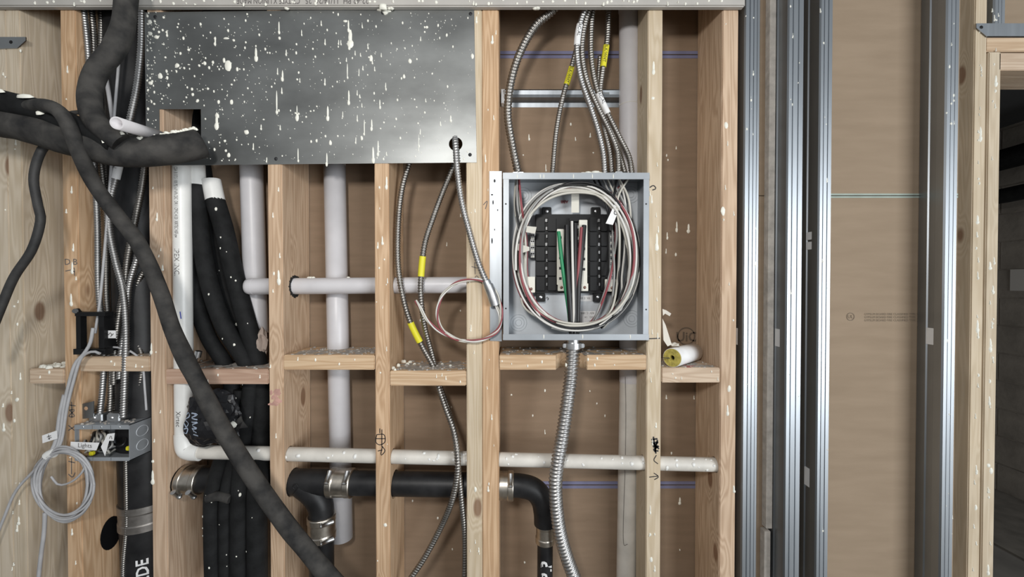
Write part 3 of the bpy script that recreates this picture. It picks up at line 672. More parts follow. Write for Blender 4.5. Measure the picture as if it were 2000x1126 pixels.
# big black stack at left
stk = thing('drain_stack', P(292, 1180, .085), 'thick black drain stack behind the conduit bundle with a steel band low down', 'pipe')
pipe(MB(), P(258, -60, .092), P(298, 1190, .092), 44*S(.092), n=12).build('barrel', ABS, stk)
ub = (P(298, 1190, .092)-P(258, -60, .092)).normalized()
pc = lambda py: P(258+40*(py+60)/1250, py, .092)
mb = MB(); path = [pc(970).lerp(pc(1016), i/40) for i in range(41)]
sweep(mb, path, lambda t: 44.5*S(.092)+(.0022 if t < .3 or t > .7 else .0008*(int(t*40) % 2)), 36).build('banded_coupling', mat('dull_band', (.32, .30, .28), .45, .9, .2, 60), stk)
text('AF.DE', pc(1132), -ub, 26*S(.09), WHT, stk, r=44*S(.092)+.0006, bold=.02, yo=-.030, fit=.165, name='pipe_lettering')
# black hole in stud b side
xs = P(154, 563).x
dome(MB(), (xs+.0004, .075, P(225, 1040, .075).z), .030, .045, .0006, n=(1, 0, 0), k=24).build('drilled_hole', BLK, st_b)
dome(MB(), (P(322, 820).x+.0004, .012, P(331, 820, .012).z), .010, .013, .0006, n=(1, 0, 0), k=16).build('drilled_hole', BLK, st_c)
PINK = mat('faded_pink_chalk', (0.52, 0.30, 0.25), .9, 0, .25, 40)
mb = MB()
for _ in range(14): dome(mb, P(random.uniform(528, 548), random.uniform(762, 792), 0), random.uniform(.004, .009), random.uniform(.003, .008), .0003, k=9, jit=.4)
mb.build('chalk_smear', PINK, st_d, 'stuff')
mb = MB(); zz_ = P(1350, 718).z
for _ in range(16): dome(mb, (P(random.uniform(1335, 1366), 718).x, random.uniform(.008, .05), zz_-.0001), random.uniform(.006, .012), random.uniform(.004, .007), .0009, n=(0, 0, 1), k=9, jit=.3)
mb.build('red_paint_smear', mat('old_red_paint', (.36, .12, .10), .8, 0, .2, 60), bl_gh, 'stuff')
# ================================================================== BLACK INSULATED HOSES
G = 'insulated hoses behind the reddish block'; YF = -.014
def ihose(pts, r, label, top=None, ydef=.085):
    t = thing('insulated_hose', P(pts[-1][0], pts[-1][1], ydef), label, 'hose', G)
    q = []
    for x, y in pts: q.append((x, y, ydef if y < 880 else (YF if y > 930 else .4*YF+.6*ydef)))
    pts = q
    hose(pts, r, ydef, sides=18).build('foam_sleeve', FOAM, t)
    if top: hose(top, r*.97, ydef, sides=18).build('white_stub', PVCW, t)
    mb = MB(); w = catmull(ppath(pts, ydef), .01)[0]; rr = r*S(ydef)
    for _ in range(13):
        p_ = random.choice(w); a_ = random.uniform(-.8, .8); nn = Vector((math.sin(a_), -math.cos(a_), 0)); q = random.choice([.0012, .0016, .002, .0035])
        dome(mb, p_+nn*(rr-.0002), q, q*random.uniform(1, 1.8), q*.5, n=nn, k=7, jit=.2)
    mb.build('paint_splatter', PAINT, t, 'stuff'); return t
ihose([(384, 362), (388, 430), (398, 500), (414, 570), (440, 640), (478, 700), (492, 740), (486, 800), (476, 868), (471, 945), (469, 990), (468, 1180)], 16, 'black insulated hose with a white top, tallest of the hoses', [(382, 322), (384, 364)], .058)
ihose([(420, 390), (438, 450), (456, 530), (474, 600), (494, 670), (506, 720), (512, 800), (508, 868), (504, 945), (502, 1000), (503, 1180)], 17, 'black insulated hose with a shorter white top, right of the tallest one', [(412, 352), (421, 393)], .070)
ihose([(362, 120), (368, 190), (380, 260), (396, 335), (406, 420), (422, 500), (440, 570), (462, 640), (478, 690), (484, 716)], 15, 'black insulated hose running between the two white-topped ones', None, .112)  # upper length extended to put deep shadow's black into the plate cutout
ihose([(370, 470), (376, 540), (386, 600), (408, 660), (436, 705), (452, 745), (448, 800), (440, 868), (420, 945), (414, 1000), (418, 1180)], 14, 'lowest left black insulated hose beside the white riser', None, .072)
ihose([(470, 760), (462, 868), (446, 945), (441, 1000), (442, 1180)], 12, 'black insulated hose emerging below the reddish block, left of centre', None, .066)
tp = hose([(406, 972), (428, 968), (450, 974)], 9, -.034, sides=10).build('tape_wrap', FOAMD); tag(tp, 'black tape wrapped around the hoses below the white low run', 'tape')
# ================================================================== CRUMPLED BAG
def crumple(c, rx, ry, rz, seed, amp, sub=4):
    bm = bmesh.new(); bmesh.ops.create_icosphere(bm, subdivisions=sub, radius=1)
    for v in bm.verts:
        n_ = v.co.normalized(); q = 1+amp*1.1*noise.noise(n_*1.6+Vector((seed, 0, 0)))-amp*.8*abs(noise.noise(n_*3.1+Vector((0, seed, 0))))+amp*.25*noise.noise(n_*7+Vector((0, 0, seed)))
        v.co = Vector((c.x+n_.x*rx*q, c.y+n_.y*ry*q, c.z+n_.z*rz*q))
    bm.verts.ensure_lookup_table()
    mb = MB().add([v.co.copy() for v in bm.verts], [tuple(v.index for v in f.verts) for f in bm.faces], False); bm.free(); return mb
bc = P(414, 816, .0)
mb = crumple(bc, 56*S(.03), .030, 54*S(.03), 3.1, .26)
bvh = BVHTree.FromPolygons([tuple(v) for v in mb.v], mb.f)
bag = mb.build('plastic_bag', BAGM); tag(bag, 'crumpled black plastic bag with pale brush lettering on the white pipe elbow', 'bag')
BL = mat('pale_blue_print', (.34, .40, .50), .5)
ink([[(372, 806), (378, 801), (381, 808), (373, 814), (381, 819), (376, 828), (370, 822)], [(371, 832), (380, 830), (377, 840), (369, 838)],
     [(389, 800), (401, 803), (389, 809), (402, 812)], [(389, 817), (403, 817), (390, 823), (403, 828), (389, 830), (402, 836)], [(396, 800), (394, 836)], [(405, 842), (392, 841)]], .0, 2.2, BL, bag, 'brush_lettering', bvh)
mb = MB(); pp = [P(444, 838, -.005), P(470, 812, -.012), P(474, 822, -.004), P(484, 834, -.010), P(468, 836, -.02), P(452, 848, -.006)]
mb.poly(pp, (0, .002, 0)).build('torn_flap', FOAMD, bag)
dome(MB(), P(455, 828, -.012), 7*S(), 7*S(), .008, jit=.25).build('plaster_blob', PAINT, bag)
# bolt and rag
bt = thing('hex_bolt', P(380, 714, .03), 'small zinc bolt leaning on the reddish block beside the white riser', 'bolt')
pipe(MB(), P(379, 716, .03), P(385, 694, .03), 2.6*S(.03), 10).build('shank', ZINC, bt); pipe(MB(), P(385, 697, .03), P(388, 685, .03), 6*S(.03), 6).build('head', ZINC, bt)
RAG = mat('beige_scrap_paper', (.42, .34, .29), .9, 0, .2, 30)
rg = crumple(P(512, 672, .075), 11*S(.07), .018, 30*S(.07), 8.3, .5, 3).build('crumpled_scrap', RAG); tag(rg, 'crumpled beige scrap stuffed between the hoses and the stud', 'scrap')
# ================================================================== PIPE INSULATION OFFCUT
io = thing('pipe_insulation', P(1330, 718, .05), 'offcut of yellow pipe insulation in a white jacket lying on the wood block', 'insulation')
zc_ = P(1300, 718, 0).z; R_ = 18.5*S(.01)
A = Vector((P(1313, 696, .006).x, .006, zc_+R_+.0005)); B = Vector((P(1352, 690, .10).x+.004, .100, zc_+R_*.95+.001))
pipe(MB(), A, B, R_, 30, hollow=R_*.30).build('white_jacket', WHT, io)
FIB = mat('yellow_glass_fibre', (.50, .42, .10), .95, 0, .3, 90, .8, 200)
u_ = (B-A).normalized()
pipe(MB(), A-u_*.0015, A+u_*.02, R_*.95, 30, hollow=R_*.27).build('fibre_core', FIB, io)
pipe(MB(), A+u_*.018, A+u_*.02, R_*.4, 20).build('bore', BLK, io)
MB().box((A.x-R_*.92, A.y-.0022, A.z-.0008), (A.x-R_*.3, A.y+.002, A.z+.0005)).build('slit', INK, io)
JT = mat('torn_jacket_paper', (.66, .62, .55), .8)
MB().poly([P(1294, 603, .02), P(1302, 606, .02), P(1311, 612, .03), P(1308, 617, .03), P(1299, 612, .02), P(1295, 616, .02)], (0, .0015, .0005)).build('torn_jacket', JT, io)
MB().poly([P(1294, 622, .02), P(1300, 634, .022), P(1306, 655, .02), P(1312, 672, .014), P(1304, 676, .012), P(1296, 664, .012)], (0, .0025, .0008)).build('torn_jacket', JT, io)
crumple(P(1318, 672, .02), 9*S(), .012, 4*S(), 5.5, .5, 2).build('torn_end', JT, io)
# ================================================================== CONDUITS, RIGHT BAY
GR = 'steel conduits entering the panel top'
conduit('flexible_conduit', [(1092, 5, .03), (1078, 22, .03), (1045, 52), (1015, 105), (997, 165), (992, 225), (1001, 285), (1012, 338)], 8.2, 'thickest steel conduit bowing left above the panel', .035, STEEL, .0085, GR)
conduit('flexible_conduit', [(1160, 0), (1150, 25), (1132, 75), (1114, 140), (1098, 195), (1086, 260), (1079, 338)], 5.2, 'thin steel conduit with a dark yellow label, second from left above the panel', .062, STEEL, .0066, GR, ((131, 168, YEL, 'BLK/WHT'),))
conduit('flexible_conduit', [(1150, 0), (1141, 22), (1130, 60), (1127, 105), (1135, 155), (1152, 205), (1168, 255), (1178, 300), (1181, 338)], 5.8, 'steel conduit with a white label near the top, front of the bunch', .018, STEELB, .0066, GR, ((48, 92, WHT, 'AC-AL'),))
conduit('flexible_conduit', [(1158, 0), (1149, 22), (1139, 65), (1137, 110), (1147, 160), (1168, 210), (1190, 255), (1205, 295), (1208, 338)], 5.8, 'steel conduit right behind the white-labelled one, curving to the double connector', .030, STEEL, .0066, GR)
conduit('flexible_conduit', [(1166, 0), (1157, 25), (1154, 80), (1156, 125), (1166, 175), (1186, 220), (1210, 268), (1228, 305), (1234, 338)], 5.6, 'steel conduit with a white label half way down, ending rightmost on the panel', .046, STEEL, .0066, GR, ((182, 222, WHT, 'AC-AL'),))
conduit('flexible_conduit', [(1190, 0), (1188, 22), (1186, 75), (1178, 130), (1172, 185), (1178, 240), (1190, 295), (1194, 338)], 5.4, 'steel conduit with the bright yellow BLK/WHT label', .070, STEEL, .0066, GR, ((89, 131, YEL, 'BLK/WHT'),))
conduit('flexible_conduit', [(1172, 110, .08), (1170, 165, .08), (1184, 230, .08), (1206, 285, .074), (1221, 338, .06)], 5.2, 'short-looking steel conduit behind the bunch, second from right on the panel', .072, STEEL, .0066, GR)
# conduit from the panel bottom
mc = conduit('flexible_conduit', [(1119, 672, .022), (1117, 705, .012), (1113, 750, .002), (1100, 840, -.01), (1088, 910, -.012), (1085, 960, -.012), (1092, 1030, -.01), (1108, 1090), (1135, 1160)], 13.8, 'thick steel conduit hanging from the bottom of the electrical panel', -.005, STEELB, .0095)
# ================================================================== CONDUITS, MIDDLE BAYS
GM = 'steel conduits in the middle bays'
conduit('flexible_conduit', [(806, 290, .06), (797, 325, .055), (785, 370, .045), (778, 430, .034), (777, 510, .026), (785, 570, .024), (800, 625, .034), (824, 675, .05), (846, 715, .058), (853, 745, .055), (868, 790, .035), (886, 840, .004), (894, 890, -.016), (892, 935, -.018), (880, 985, -.004), (858, 1035, .02), (828, 1090, .03), (798, 1135, .03), (780, 1170, .03)], 6.0, 'steel conduit hanging leftmost in the middle bay, with a low yellow label', .066, STEEL, .0072, GM, ((629, 668, YEL, None),))
conduit('flexible_conduit', [(894, 290, .05), (884, 328, .048), (866, 372, .044), (846, 425, .036), (830, 475, .028), (823, 530, .026), (822, 580, .026), (830, 640, .045), (846, 700, .070), (856, 745, .072), (876, 800, .066), (888, 850, .010), (894, 905, -.002), (902, 985, .004), (908, 1060, .02), (906, 1170, .03)], 5.8, 'steel conduit slanting from the plate hole with a yellow label above the level pipe', .082, STEEL, .0072, GM, ((500, 542, YEL, None),))
cc = conduit('flexible_conduit', [(889, 268, .004), (890, 285, -.008), (893, 330, -.012), (901, 390, -.012), (916, 450, -.01), (935, 515, -.012), (955, 562, -.014)], 6.4, 'bright steel conduit coming out of the round plate hole with a loose wire loop', -.012, STEELB, .0070, GM)
hose([(953, 556), (958, 568), (962, 580), (967, 596)], 10, -.014, sides=14, step=.006).build('connector', ZINC, cc)
hose([(949, 548), (954, 559)], 8.5, -.014, sides=14, step=.006).build('connector_collar', ZINC, cc)
TW = [('white', 0), ('red', 2.1), ('pale', 4.2)]
lp = [(966, 592), (977, 618), (972, 645), (950, 660), (918, 666), (888, 660), (862, 640), (854, 612), (862, 580), (885, 556), (915, 546), (945, 549), (968, 570), (979, 605), (976, 635), (960, 654), (930, 666), (893, 662), (858, 646), (835, 625), (820, 600), (812, 586)]
base, L_ = catmull([P(x, y, -.012-.004*(i % 5)/5) for i, (x, y) in enumerate(lp)], .004)
for cn, ph in TW:
    pts = []
    for i, p_ in enumerate(base):
        a_ = i*.16+ph; t = (base[min(i+1, len(base)-1)]-base[max(i-1, 0)]).normalized(); n_ = Vector((0, -1, 0)); s_ = t.cross(n_)
        pts.append(p_+(n_*math.cos(a_)+s_*math.sin(a_))*.0026)
    sweep(MB(), pts, .0021, 6).build('loose_wire', WCOL[cn], cc)
# ================================================================== CONDUITS, LEFT BAY
GL = 'steel conduits in the left bay'
LC = [
 ([(160, 0), (166, 40), (172, 100), (178, 200), (184, 320), (190, 430), (192, 560), (200, 640), (203, 700), (200, 760), (194, 815)], 5.6, .020, STEELB, 'bright steel conduit leftmost in the conduit bundle'),
 ([(176, 0), (182, 60), (184, 130), (190, 260), (200, 340), (208, 430), (207, 560), (212, 660), (216, 750), (214, 815)], 5.6, .040, STEEL, 'steel conduit second from left in the bundle, behind the first'),
 ([(200, 0), (198, 70), (196, 160), (202, 260), (210, 330), (222, 440), (236, 540), (236, 640), (232, 740), (227, 815)], 5.6, .050, STEEL, 'steel conduit that starts behind the thick black hose at the top'),
 ([(277, 0), (276, 90), (268, 165), (256, 225), (242, 280), (228, 340), (214, 400), (214, 450), (226, 510), (240, 565), (246, 640), (244, 740), (241, 815)], 6.2, .006, STEELB, 'brightest steel conduit curving beside the left edge of the steel plate'),
 ([(286, 300), (276, 370), (264, 430), (250, 500), (243, 560), (232, 620), (224, 690), (222, 750)], 5.8, .024, STEEL, 'steel conduit crossing in front from upper right in the bundle'),
 ([(292, 520), (272, 545), (256, 600), (262, 650), (278, 700), (272, 760), (266, 815)], 5.4, .044, STEEL, 'short steel conduit at the right of the bundle above the gang box'),
 ([(282, 470), (266, 510), (252, 560), (247, 620), (236, 690), (233, 740)], 5.4, .016, STEELB, 'bright steel conduit crossing low over the middle of the bundle'),
 ([(206, 330), (224, 390), (240, 440), (240, 500), (250, 580), (280, 690)], 5.0, .062, STEEL, 'steel conduit deep in the shadow of the bundle'),
]
for i, (pts, r_, y, m_, lab) in enumerate(LC):
    sl = ((655, 695, YEL, None),) if i == 2 else (((312, 350, WHT, 'G-AL'),) if i == 3 else ())
    conduit('flexible_conduit', pts, r_, lab, y, m_, .0066, GL, sl)
conduit('flexible_conduit', [(246, 895), (247, 960), (247, 1030), (241, 1100), (240, 1170)], 4.2, 'thin steel conduit dropping from under the gang box', .030, STEEL, .0058, GL)
conduit('flexible_conduit', [(248, 1000), (251, 1060), (254, 1110), (255, 1170)], 4.0, 'thin steel conduit against the black stack at the bottom', .036, STEEL, .0058, GL)
# plain cable in the upper left bay
o = hose([(236, 60), (233, 110), (228, 170), (222, 240), (217, 330), (206, 470), (196, 580), (186, 650)], 2.4, .0, sides=8).build('thin_cable', CABLE); tag(o, 'thin grey cable running down the front of the conduit bundle', 'cable')
o = hose([(198, 690), (215, 678), (240, 680), (262, 690), (278, 710), (283, 760), (286, 800)], 2.0, .012, sides=8).build('thin_cable', CABLE); tag(o, 'thin grey cable arching over the wood block in the conduit bundle', 'cable')
o = hose([(203, 130), (212, 180), (219, 225), (226, 260)], 3.6, .01, sides=8).build('thin_cable', CABLE); tag(o, 'short grey cable slanting above the white pipe stub', 'cable')
lb = MB().pbox(204, 645, 226, 660, -.002, -.0012).build('paper_label', WHT); tag(lb, 'small white label with pen marks on the conduits beside the black bracket', 'label')
ink([[(212, 654), (216, 649), (219, 655)], [(216, 657), (222, 651)]], -.0022, 1.4, INKG, lb)
# ================================================================== BLACK MOUNTING BRACKET
mbk_ = thing('mounting_bracket', P(175, 692, .0), 'black plastic low-voltage mounting bracket on the D.B stud', 'bracket')
MB().pbox(148, 614, 158, 686, -.016, -.001).build('side_bar', BLK, mbk_)
MB().pbox(192, 612, 204, 688, -.012, .022).build('side_bar', BLK, mbk_)
MB().pbox(146, 609, 205, 617, -.018, .004).build('top_bar', BLK, mbk_)
MB().pbox(143, 681, 205, 692, -.018, .004).build('bottom_bar', BLK, mbk_)
pipe(MB(), P(147, 607, -.020), P(147, 607, .0), 4.5*S(), 12).build('screw_boss', BLK, mbk_); MB().poly([P(143, 603, -.016), P(150, 602, -.016), P(160, 614, -.016), P(150, 616, -.016)], (0, .006, 0)).build('tab', BLK, mbk_)
# ================================================================== FOUR-GANG BOX
gb = thing('gang_box', P(200, 897, .03), 'grey steel four-gang switch box packed with wires below the conduit bundle', 'electrical box')
ya, yb_ = -.010, .055
x0, x1, zT, zB = P(146, 860, ya).x, P(253, 860, ya).x, P(200, 829, ya).z, P(200, 899, ya).z
t_ = .0015
MB().box((x0, ya, zT-t_), (x1, yb_, zT)).build('top_panel', BOXM, gb)
MB().box((x0, ya, zB), (x1, yb_, zB+t_)).build('bottom_panel', BOXM, gb)
sd = MB().box((x1-t_, ya, zB), (x1, yb_, zT)).build('side_panel', BOXM, gb)
MB().box((x0, ya, zB), (x0+t_, yb_, zT)).build('side_panel', BOXM, gb)
MB().box((x0, yb_-t_, zB), (x1, yb_, zT)).build('back_panel', BOXM, gb)
w4 = (x1-x0)/3
for k in range(3):
    MB().box((x0+k*w4+.001, ya-.0015, zT-8.5*S()), (x0+(k+1)*w4-.001, ya, zT)).build('front_lip', BOXM, gb)
    MB().box((x0+k*w4+.001, ya-.0015, zB), (x0+(k+1)*w4-.001, ya, zB+7*S())).build('front_lip', BOXM, gb)
    dome(MB(), Vector((x0+(k+.5)*w4, ya-.0015, zT-4*S())), .002, .002, .0012).build('screw', ZINC, gb)
for zz_ in (.30, .70):
    c = Vector((x1, .026, zB+(zT-zB)*zz_))
    sweep(MB(), catmull([c+Vector((.0002, .017*math.cos(t), .017*math.sin(t)*.8)) for t in [i*math.pi/10 for i in range(21)]], .004)[0], .0009, 6).build('knockout', BOXI, gb)
MB().poly([P(153, 790, .004), P(183, 783, .004), P(183, 815, .004), P(155, 818, .004)], (0, .0015, 0)).build('mounting_ear', GALV, gb)
dome(MB(), P(168, 797, .0038), .005, .005, .0004, k=14).build('ear_hole', mat('raw_wood_spot', (.45, .28, .17), .8), gb)
MB().poly([P(152, 900, .004), P(166, 900, .004), P(170, 920, .004), P(152, 926, .004)], (0, .0015, 0)).build('mounting_ear', GALV, gb)
for (px, w_) in ((195, 27), (229, 26)):
    y_ = .02; c = P(px, 806, y_); h_ = Vector((w_/2*S(y_), .013, 8*S(y_)))
    cl = MB().box((c.x-h_.x, c.y-.013, zT), (c.x+h_.x, c.y+.013, zT+17*S(y_))).build('cable_connector', ZINC, gb, bevel=.003)
    dome(MB(), Vector((c.x-.002, c.y-.013, zT+9*S(y_))), .005, .005, .003, k=10).build('clamp_screw', ZINC, cl)
mb = MB()
for _ in range(40): dome(mb, (random.uniform(x0+.01, x1-.004), random.uniform(ya+.003, .05), zT), random.uniform(.002, .006), random.uniform(.002, .005), random.uniform(.001, .004), n=(0, 0, 1), k=6, jit=.3)
mb.build('dust_and_crumbs', DUST, gb, 'stuff')
for k in range(26):
    a_ = random.uniform(155, 240); col_ = random.choice(['black', 'black', 'grey', 'grey', 'black', 'pale'])
    pts = [(a_, random.uniform(836, 845), .045), (a_+random.uniform(-14, 14), random.uniform(845, 870), random.uniform(.0, .025)), (a_+random.uniform(-26, 22), random.uniform(862, 886), random.uniform(.002, .03)), (max(152, min(246, a_+random.uniform(-30, 30))), random.uniform(850, 888), .045)]
    pts = [(max(153, min(246, p_[0])), p_[1], p_[2]) for p_ in pts]
    hose(pts, 2.0, sides=6, step=.006).build('wire', WCOL[col_], gb)
for px, py in ((176, 886), (248, 876)): MB().pbox(px-4, py-4, px+4, py+4, .004, .014).build('wire_nut', YEL, gb, bevel=.002)
pt = MB().poly([P(138, 862, -.016), P(194, 864, -.016), P(188, 879, -.016), P(137, 876, -.016)], (0, .0006, 0)).build('paper_tag', WHT, gb)
text('Lights', P(153, 870, -.0162), (1, 0, -.04), 12*S(), INKG, pt, fit=.035)
pt = MB().poly([P(210, 847, -.014), P(224, 845, -.014), P(222, 860, -.014), P(213, 860, -.014), P(205, 890, -.014), P(197, 872, -.014)], (0, .0006, 0)).build('paper_tag', WHT, gb)
ink([[(214, 856), (217, 850), (219, 857)]], -.0142, 1.2, INKG, pt)
# ================================================================== CABLE COIL
cl = thing('cable_coil', P(125, 1016, -.02), 'coil of grey data cable tied with white tape, hanging below the D.B mark', 'cable coil')
for k in range(9):
    cx, cy = 125+random.uniform(-3, 3), 945+random.uniform(-3, 3); rx, ry = random.uniform(46, 62), random.uniform(60, 74); ph = random.uniform(-.06, .06)
    pts = [(cx+rx*math.cos(t)*(1+.04*math.sin(2*t+k)), cy+ry*math.sin(t+ph), -.022-.010*math.sin(k*1.7)+.004*math.cos(t*2)) for t in [i*2*math.pi/20 for i in range(21)]]
    hose(pts, 2.2, sides=8, step=.006).build('cable_loop', CABLE, cl)
hose([(93, 890), (98, 886), (106, 884)], 8.5, -.026, sides=12, step=.006).build('tape_tie', PVCW, cl)
for pts, r_ in (([(98, 888), (112, 872), (118, 850), (124, 800), (132, 760), (146, 712), (164, 690), (176, 670), (182, 640)], 3.0), ([(104, 890), (120, 860), (130, 800), (142, 750), (158, 700), (180, 686), (195, 690)], 2.6), ([(96, 890), (110, 858), (117, 810), (126, 770)], 3.4),
             ([(95, 892), (60, 925), (30, 960), (8, 1010), (-20, 1080)], 2.4), ([(88, 1000), (86, 1040), (80, 1085), (72, 1160)], 3.4), ([(100, 930), (115, 946), (140, 940), (160, 922), (168, 905)], 2.0)):
    hose(pts, r_, -.024, sides=8).build('cable_lead', CABLE, cl)
pt = MB().poly([P(82, 850, -.03), P(111, 840, -.03), P(112, 856, -.03), P(83, 865, -.03)], (0, .0006, 0)).build('paper_tag', WHT, cl)
ink([[(92, 853), (100, 850)], [(94, 857), (101, 853)], [(95, 848), (97, 858)]], -.0302, 1.3, INKG, pt)
# ================================================================== UPPER LEFT BLACK BUNDLE
bd = thing('insulation_bundle', P(300, 320, -.09), 'black foam-sleeved pipe bundle jutting in from the left over the steel plate', 'pipe insulation')
def bumpy(sd_): return lambda s, a: 1+.05*noise.noise(Vector((s*14, math.cos(a*6.283)*1.2, math.sin(a*6.283)*1.2+sd_)))*2
yb2 = -.105
w = ppath([(-60, 226, -.12), (20, 240, -.13), (90, 258, -.14), (160, 280, -.145), (230, 294, -.14), (310, 294, -.105), (352, 289, -.075), (392, 280, -.046)], yb2)
path, _ = catmull(w, .008); rl = 29*S(yb2)
mbb = MB(); sweep(mbb, path, rl, 20, closed_ends=False, rf=bumpy(1)); sweep(mbb, path, rl*.62, 20, closed_ends=False)
mbb.f += [(len(path)*20-20+k, len(path)*20-20+(k+1) % 20, 2*len(path)*20-20+(k+1) % 20, 2*len(path)*20-20+k) for k in range(20)]; mbb.sm += [False]*20
mbb.build('foam_sleeve', FOAMD, bd)
hose([(-60, 182), (20, 202), (80, 216), (135, 240), (185, 268), (230, 284)], 21, -.155, sides=18, rf=bumpy(4)).build('foam_sleeve', FOAM, bd)
hose([(310, 293, -.105), (352, 289, -.075), (391, 280, -.047)], 17, -.075, sides=14).build('inner_pipe', ABS, bd)
MB().poly([P(128, 300, yb2), P(210, 305, yb2-.02), P(205, 311, yb2-.02), P(138, 302, yb2)], (0, .002, 0)).build('torn_flap', FOAM, bd)
hose([(132, 242), (140, 244), (150, 246)], 4, yb2-.042, sides=10, step=.006).build('copper_end', mat('copper_pink', (.75, .45, .36), .4), bd)
mb = MB()
for k in range(24):
    t = k/23; px = 272+t*112; py = 272-t*20+random.uniform(-2, 3); dome(mb, P(px, py, -.142+.09*t), random.uniform(3, 7)*S(-.1), random.uniform(2, 4)*S(-.1), .006, n=(0, -.6, .8), jit=.3)
for px, py, w_, h_ in ((50, 190, 16, 6), (3, 180, 6, 4), (80, 222, 7, 8), (86, 213, 5, 3), (205, 277, 3, 6), (168, 239, 3, 3), (178, 250, 3, 3), (240, 262, 3, 3)): dome(mb, P(px, py, -.178), w_*S(-.1), h_*S(-.1), .007, n=(0, -.6, .8), jit=.2)
mb.build('foam_beads', PAINT, bd, 'stuff')
hs = thing('insulated_hose', P(235, 275, -.13), 'thick dusty black hose dropping from the top and curling into the bundle', 'hose')
hose([(248, -60, -.10), (246, 0, -.10), (240, 55, -.11), (222, 98, -.12), (194, 132, -.125), (178, 168, -.13), (176, 205, -.15), (190, 240, -.165), (214, 262, -.172), (236, 278, -.165)], 18.5, -.12, sides=18, rf=bumpy(7)).build('foam_sleeve', FOAMD, hs)
st = thing('pipe_stub', P(260, 262, -.14), 'short white-grey plastic pipe stub resting on the black bundle, open end facing left', 'pipe stub')
pipe(MB(), P(228, 240, -.215), P(312, 266, -.085), 11.5*S(-.18), 24, hollow=9*S(-.18)).build('barrel', PVC, st)
pipe(MB(), P(300, 262.3, -.107), P(302, 263, -.103), 9.2*S(-.18), 24).build('plug', PVCD, st)
o = hose([(95, 278, -.10), (82, 292, -.11), (70, 322, -.11), (66, 355, -.11), (74, 400, -.11), (79, 432, -.11), (62, 488, -.11), (28, 540, -.11), (4, 595, -.11), (-30, 680, -.11)], 7.2, -.11, sides=12).build('hanging_cable', RUB); tag(o, 'thin black cable looping down from the bundle to the left edge', 'cable')
o = hose([(58, 208, -.165), (84, 206, -.185), (108, 212, -.195), (126, 230, -.195), (142, 265, -.188), (160, 310, -.17), (188, 365, -.14), (232, 425, -.13), (272, 478, -.125), (306, 552, -.12), (342, 655, -.115), (384, 742, -.11), (440, 845, -.105), (505, 948, -.1), (580, 1050, -.1), (690, 1180, -.1)], 14.2, -.12, sides=16, rf=lambda s_, a_: bumpy(11)(s_, a_)*(.80+.48*min(1, s_/1.3))).build('diagonal_cable', FOAMD); tag(o, 'long dusty black cable crossing diagonally in front of the left bays', 'cable')
o = hose([(126, 232, -.15), (138, 222, -.15), (152, 219, -.14), (168, 222, -.13)], 4.2, -.14, sides=10).build('cable_tie', FOAMD); tag(o, 'short dark strap tying the diagonal cable to the black hose', 'strap')
# ================================================================== ELECTRICAL PANEL
pn = thing('electrical_panel', P(1124, 662, .04), 'open grey electrical panel full of looped wires between two studs', 'electrical panel')
fy, by = -.012, .078
X0, X1 = P(983, 500, fy).x, P(1267, 500, fy).x; ZT, ZB = P(1124, 338, fy).z, P(1124, 663, fy).z
t_ = .0016
MB().box((X0, by-t_, ZB), (X1, by, ZT)).build('back_plate', BOXI, pn)
MB().box((X0, fy, ZB), (X0+t_, by, ZT)).build('side_wall', BOXM, pn)
MB().box((X1-t_, fy, ZB), (X1, by, ZT)).build('side_wall', BOXM, pn)
MB().box((X0, fy, ZT-t_), (X1, by, ZT)).build('top_wall', BOXM, pn)
MB().box((X0, fy, ZB), (X1, by, ZB+t_)).build('bottom_wall', BOXM, pn)
rm = 11.5*S(fy)
MB().box((X0-.001, fy-.002, ZT-12*S(fy)), (X1+.001, fy, ZT+.001)).build('front_rim', BOXM, pn, bevel=.0006)
MB().box((X0-.001, fy-.002, ZB-.001), (X1+.001, fy, ZB+11*S(fy))).build('front_rim', BOXM, pn, bevel=.0006)
MB().box((X0, fy-.0016, ZB+11*S(fy)), (X0+rm*.95, fy, ZT-12*S(fy))).build('front_rim', BOXM, pn, bevel=.0005)
MB().box((X1-rm*.95, fy-.0016, ZB+11*S(fy)), (X1, fy, ZT-12*S(fy))).build('front_rim', BOXM, pn, bevel=.0005)
for px, py in ((988, 398), (988, 602), (1262, 398), (1262, 604)): dome(MB(), P(px, py, fy-.0017), .0022, .0022, .0006, k=10).build('screw_hole', INK, pn)
fl_ = MB().poly([P(956, 334, -.003), P(980, 334, -.003), P(980, 666, -.003), P(957, 665, -.003)], (0, .002, 0)).build('mounting_flange', GALVS, pn)
mb = MB()
for px, py, w_, h_ in ((966, 353, 4, 7), (961, 380, 5, 3), (963, 395, 3, 9), (961, 470, 3, 12), (972, 410, 2, 5), (960, 590, 3, 8), (966, 448, 2, 4)): dome(mb, P(px, py, -.0032), w_*S()/2, h_*S()/2, .0004)
mb.build('scuff_marks', INK, fl_, 'stuff')
mb = MB()
for px in (1010, 1055, 1062, 1120, 1157, 1198): dome(mb, P(px, 344, fy-.002), .0012, .006, .0012)
for px in (1062, 1138, 1231): dome(mb, P(px, 657, fy-.002), .0014, .006, .0012)
for px, r_ in ((1140, 9), (1150, 12), (1163, 14), (1172, 10), (1182, 8), (1130, 6)): dome(mb, (P(px, 338, .0).x, .004, ZT), r_*S()*.8, .010, r_*S()*.6, n=(0, 0, 1), jit=.3)
mb.build('paint_splatter', PAINT, pn, 'stuff')
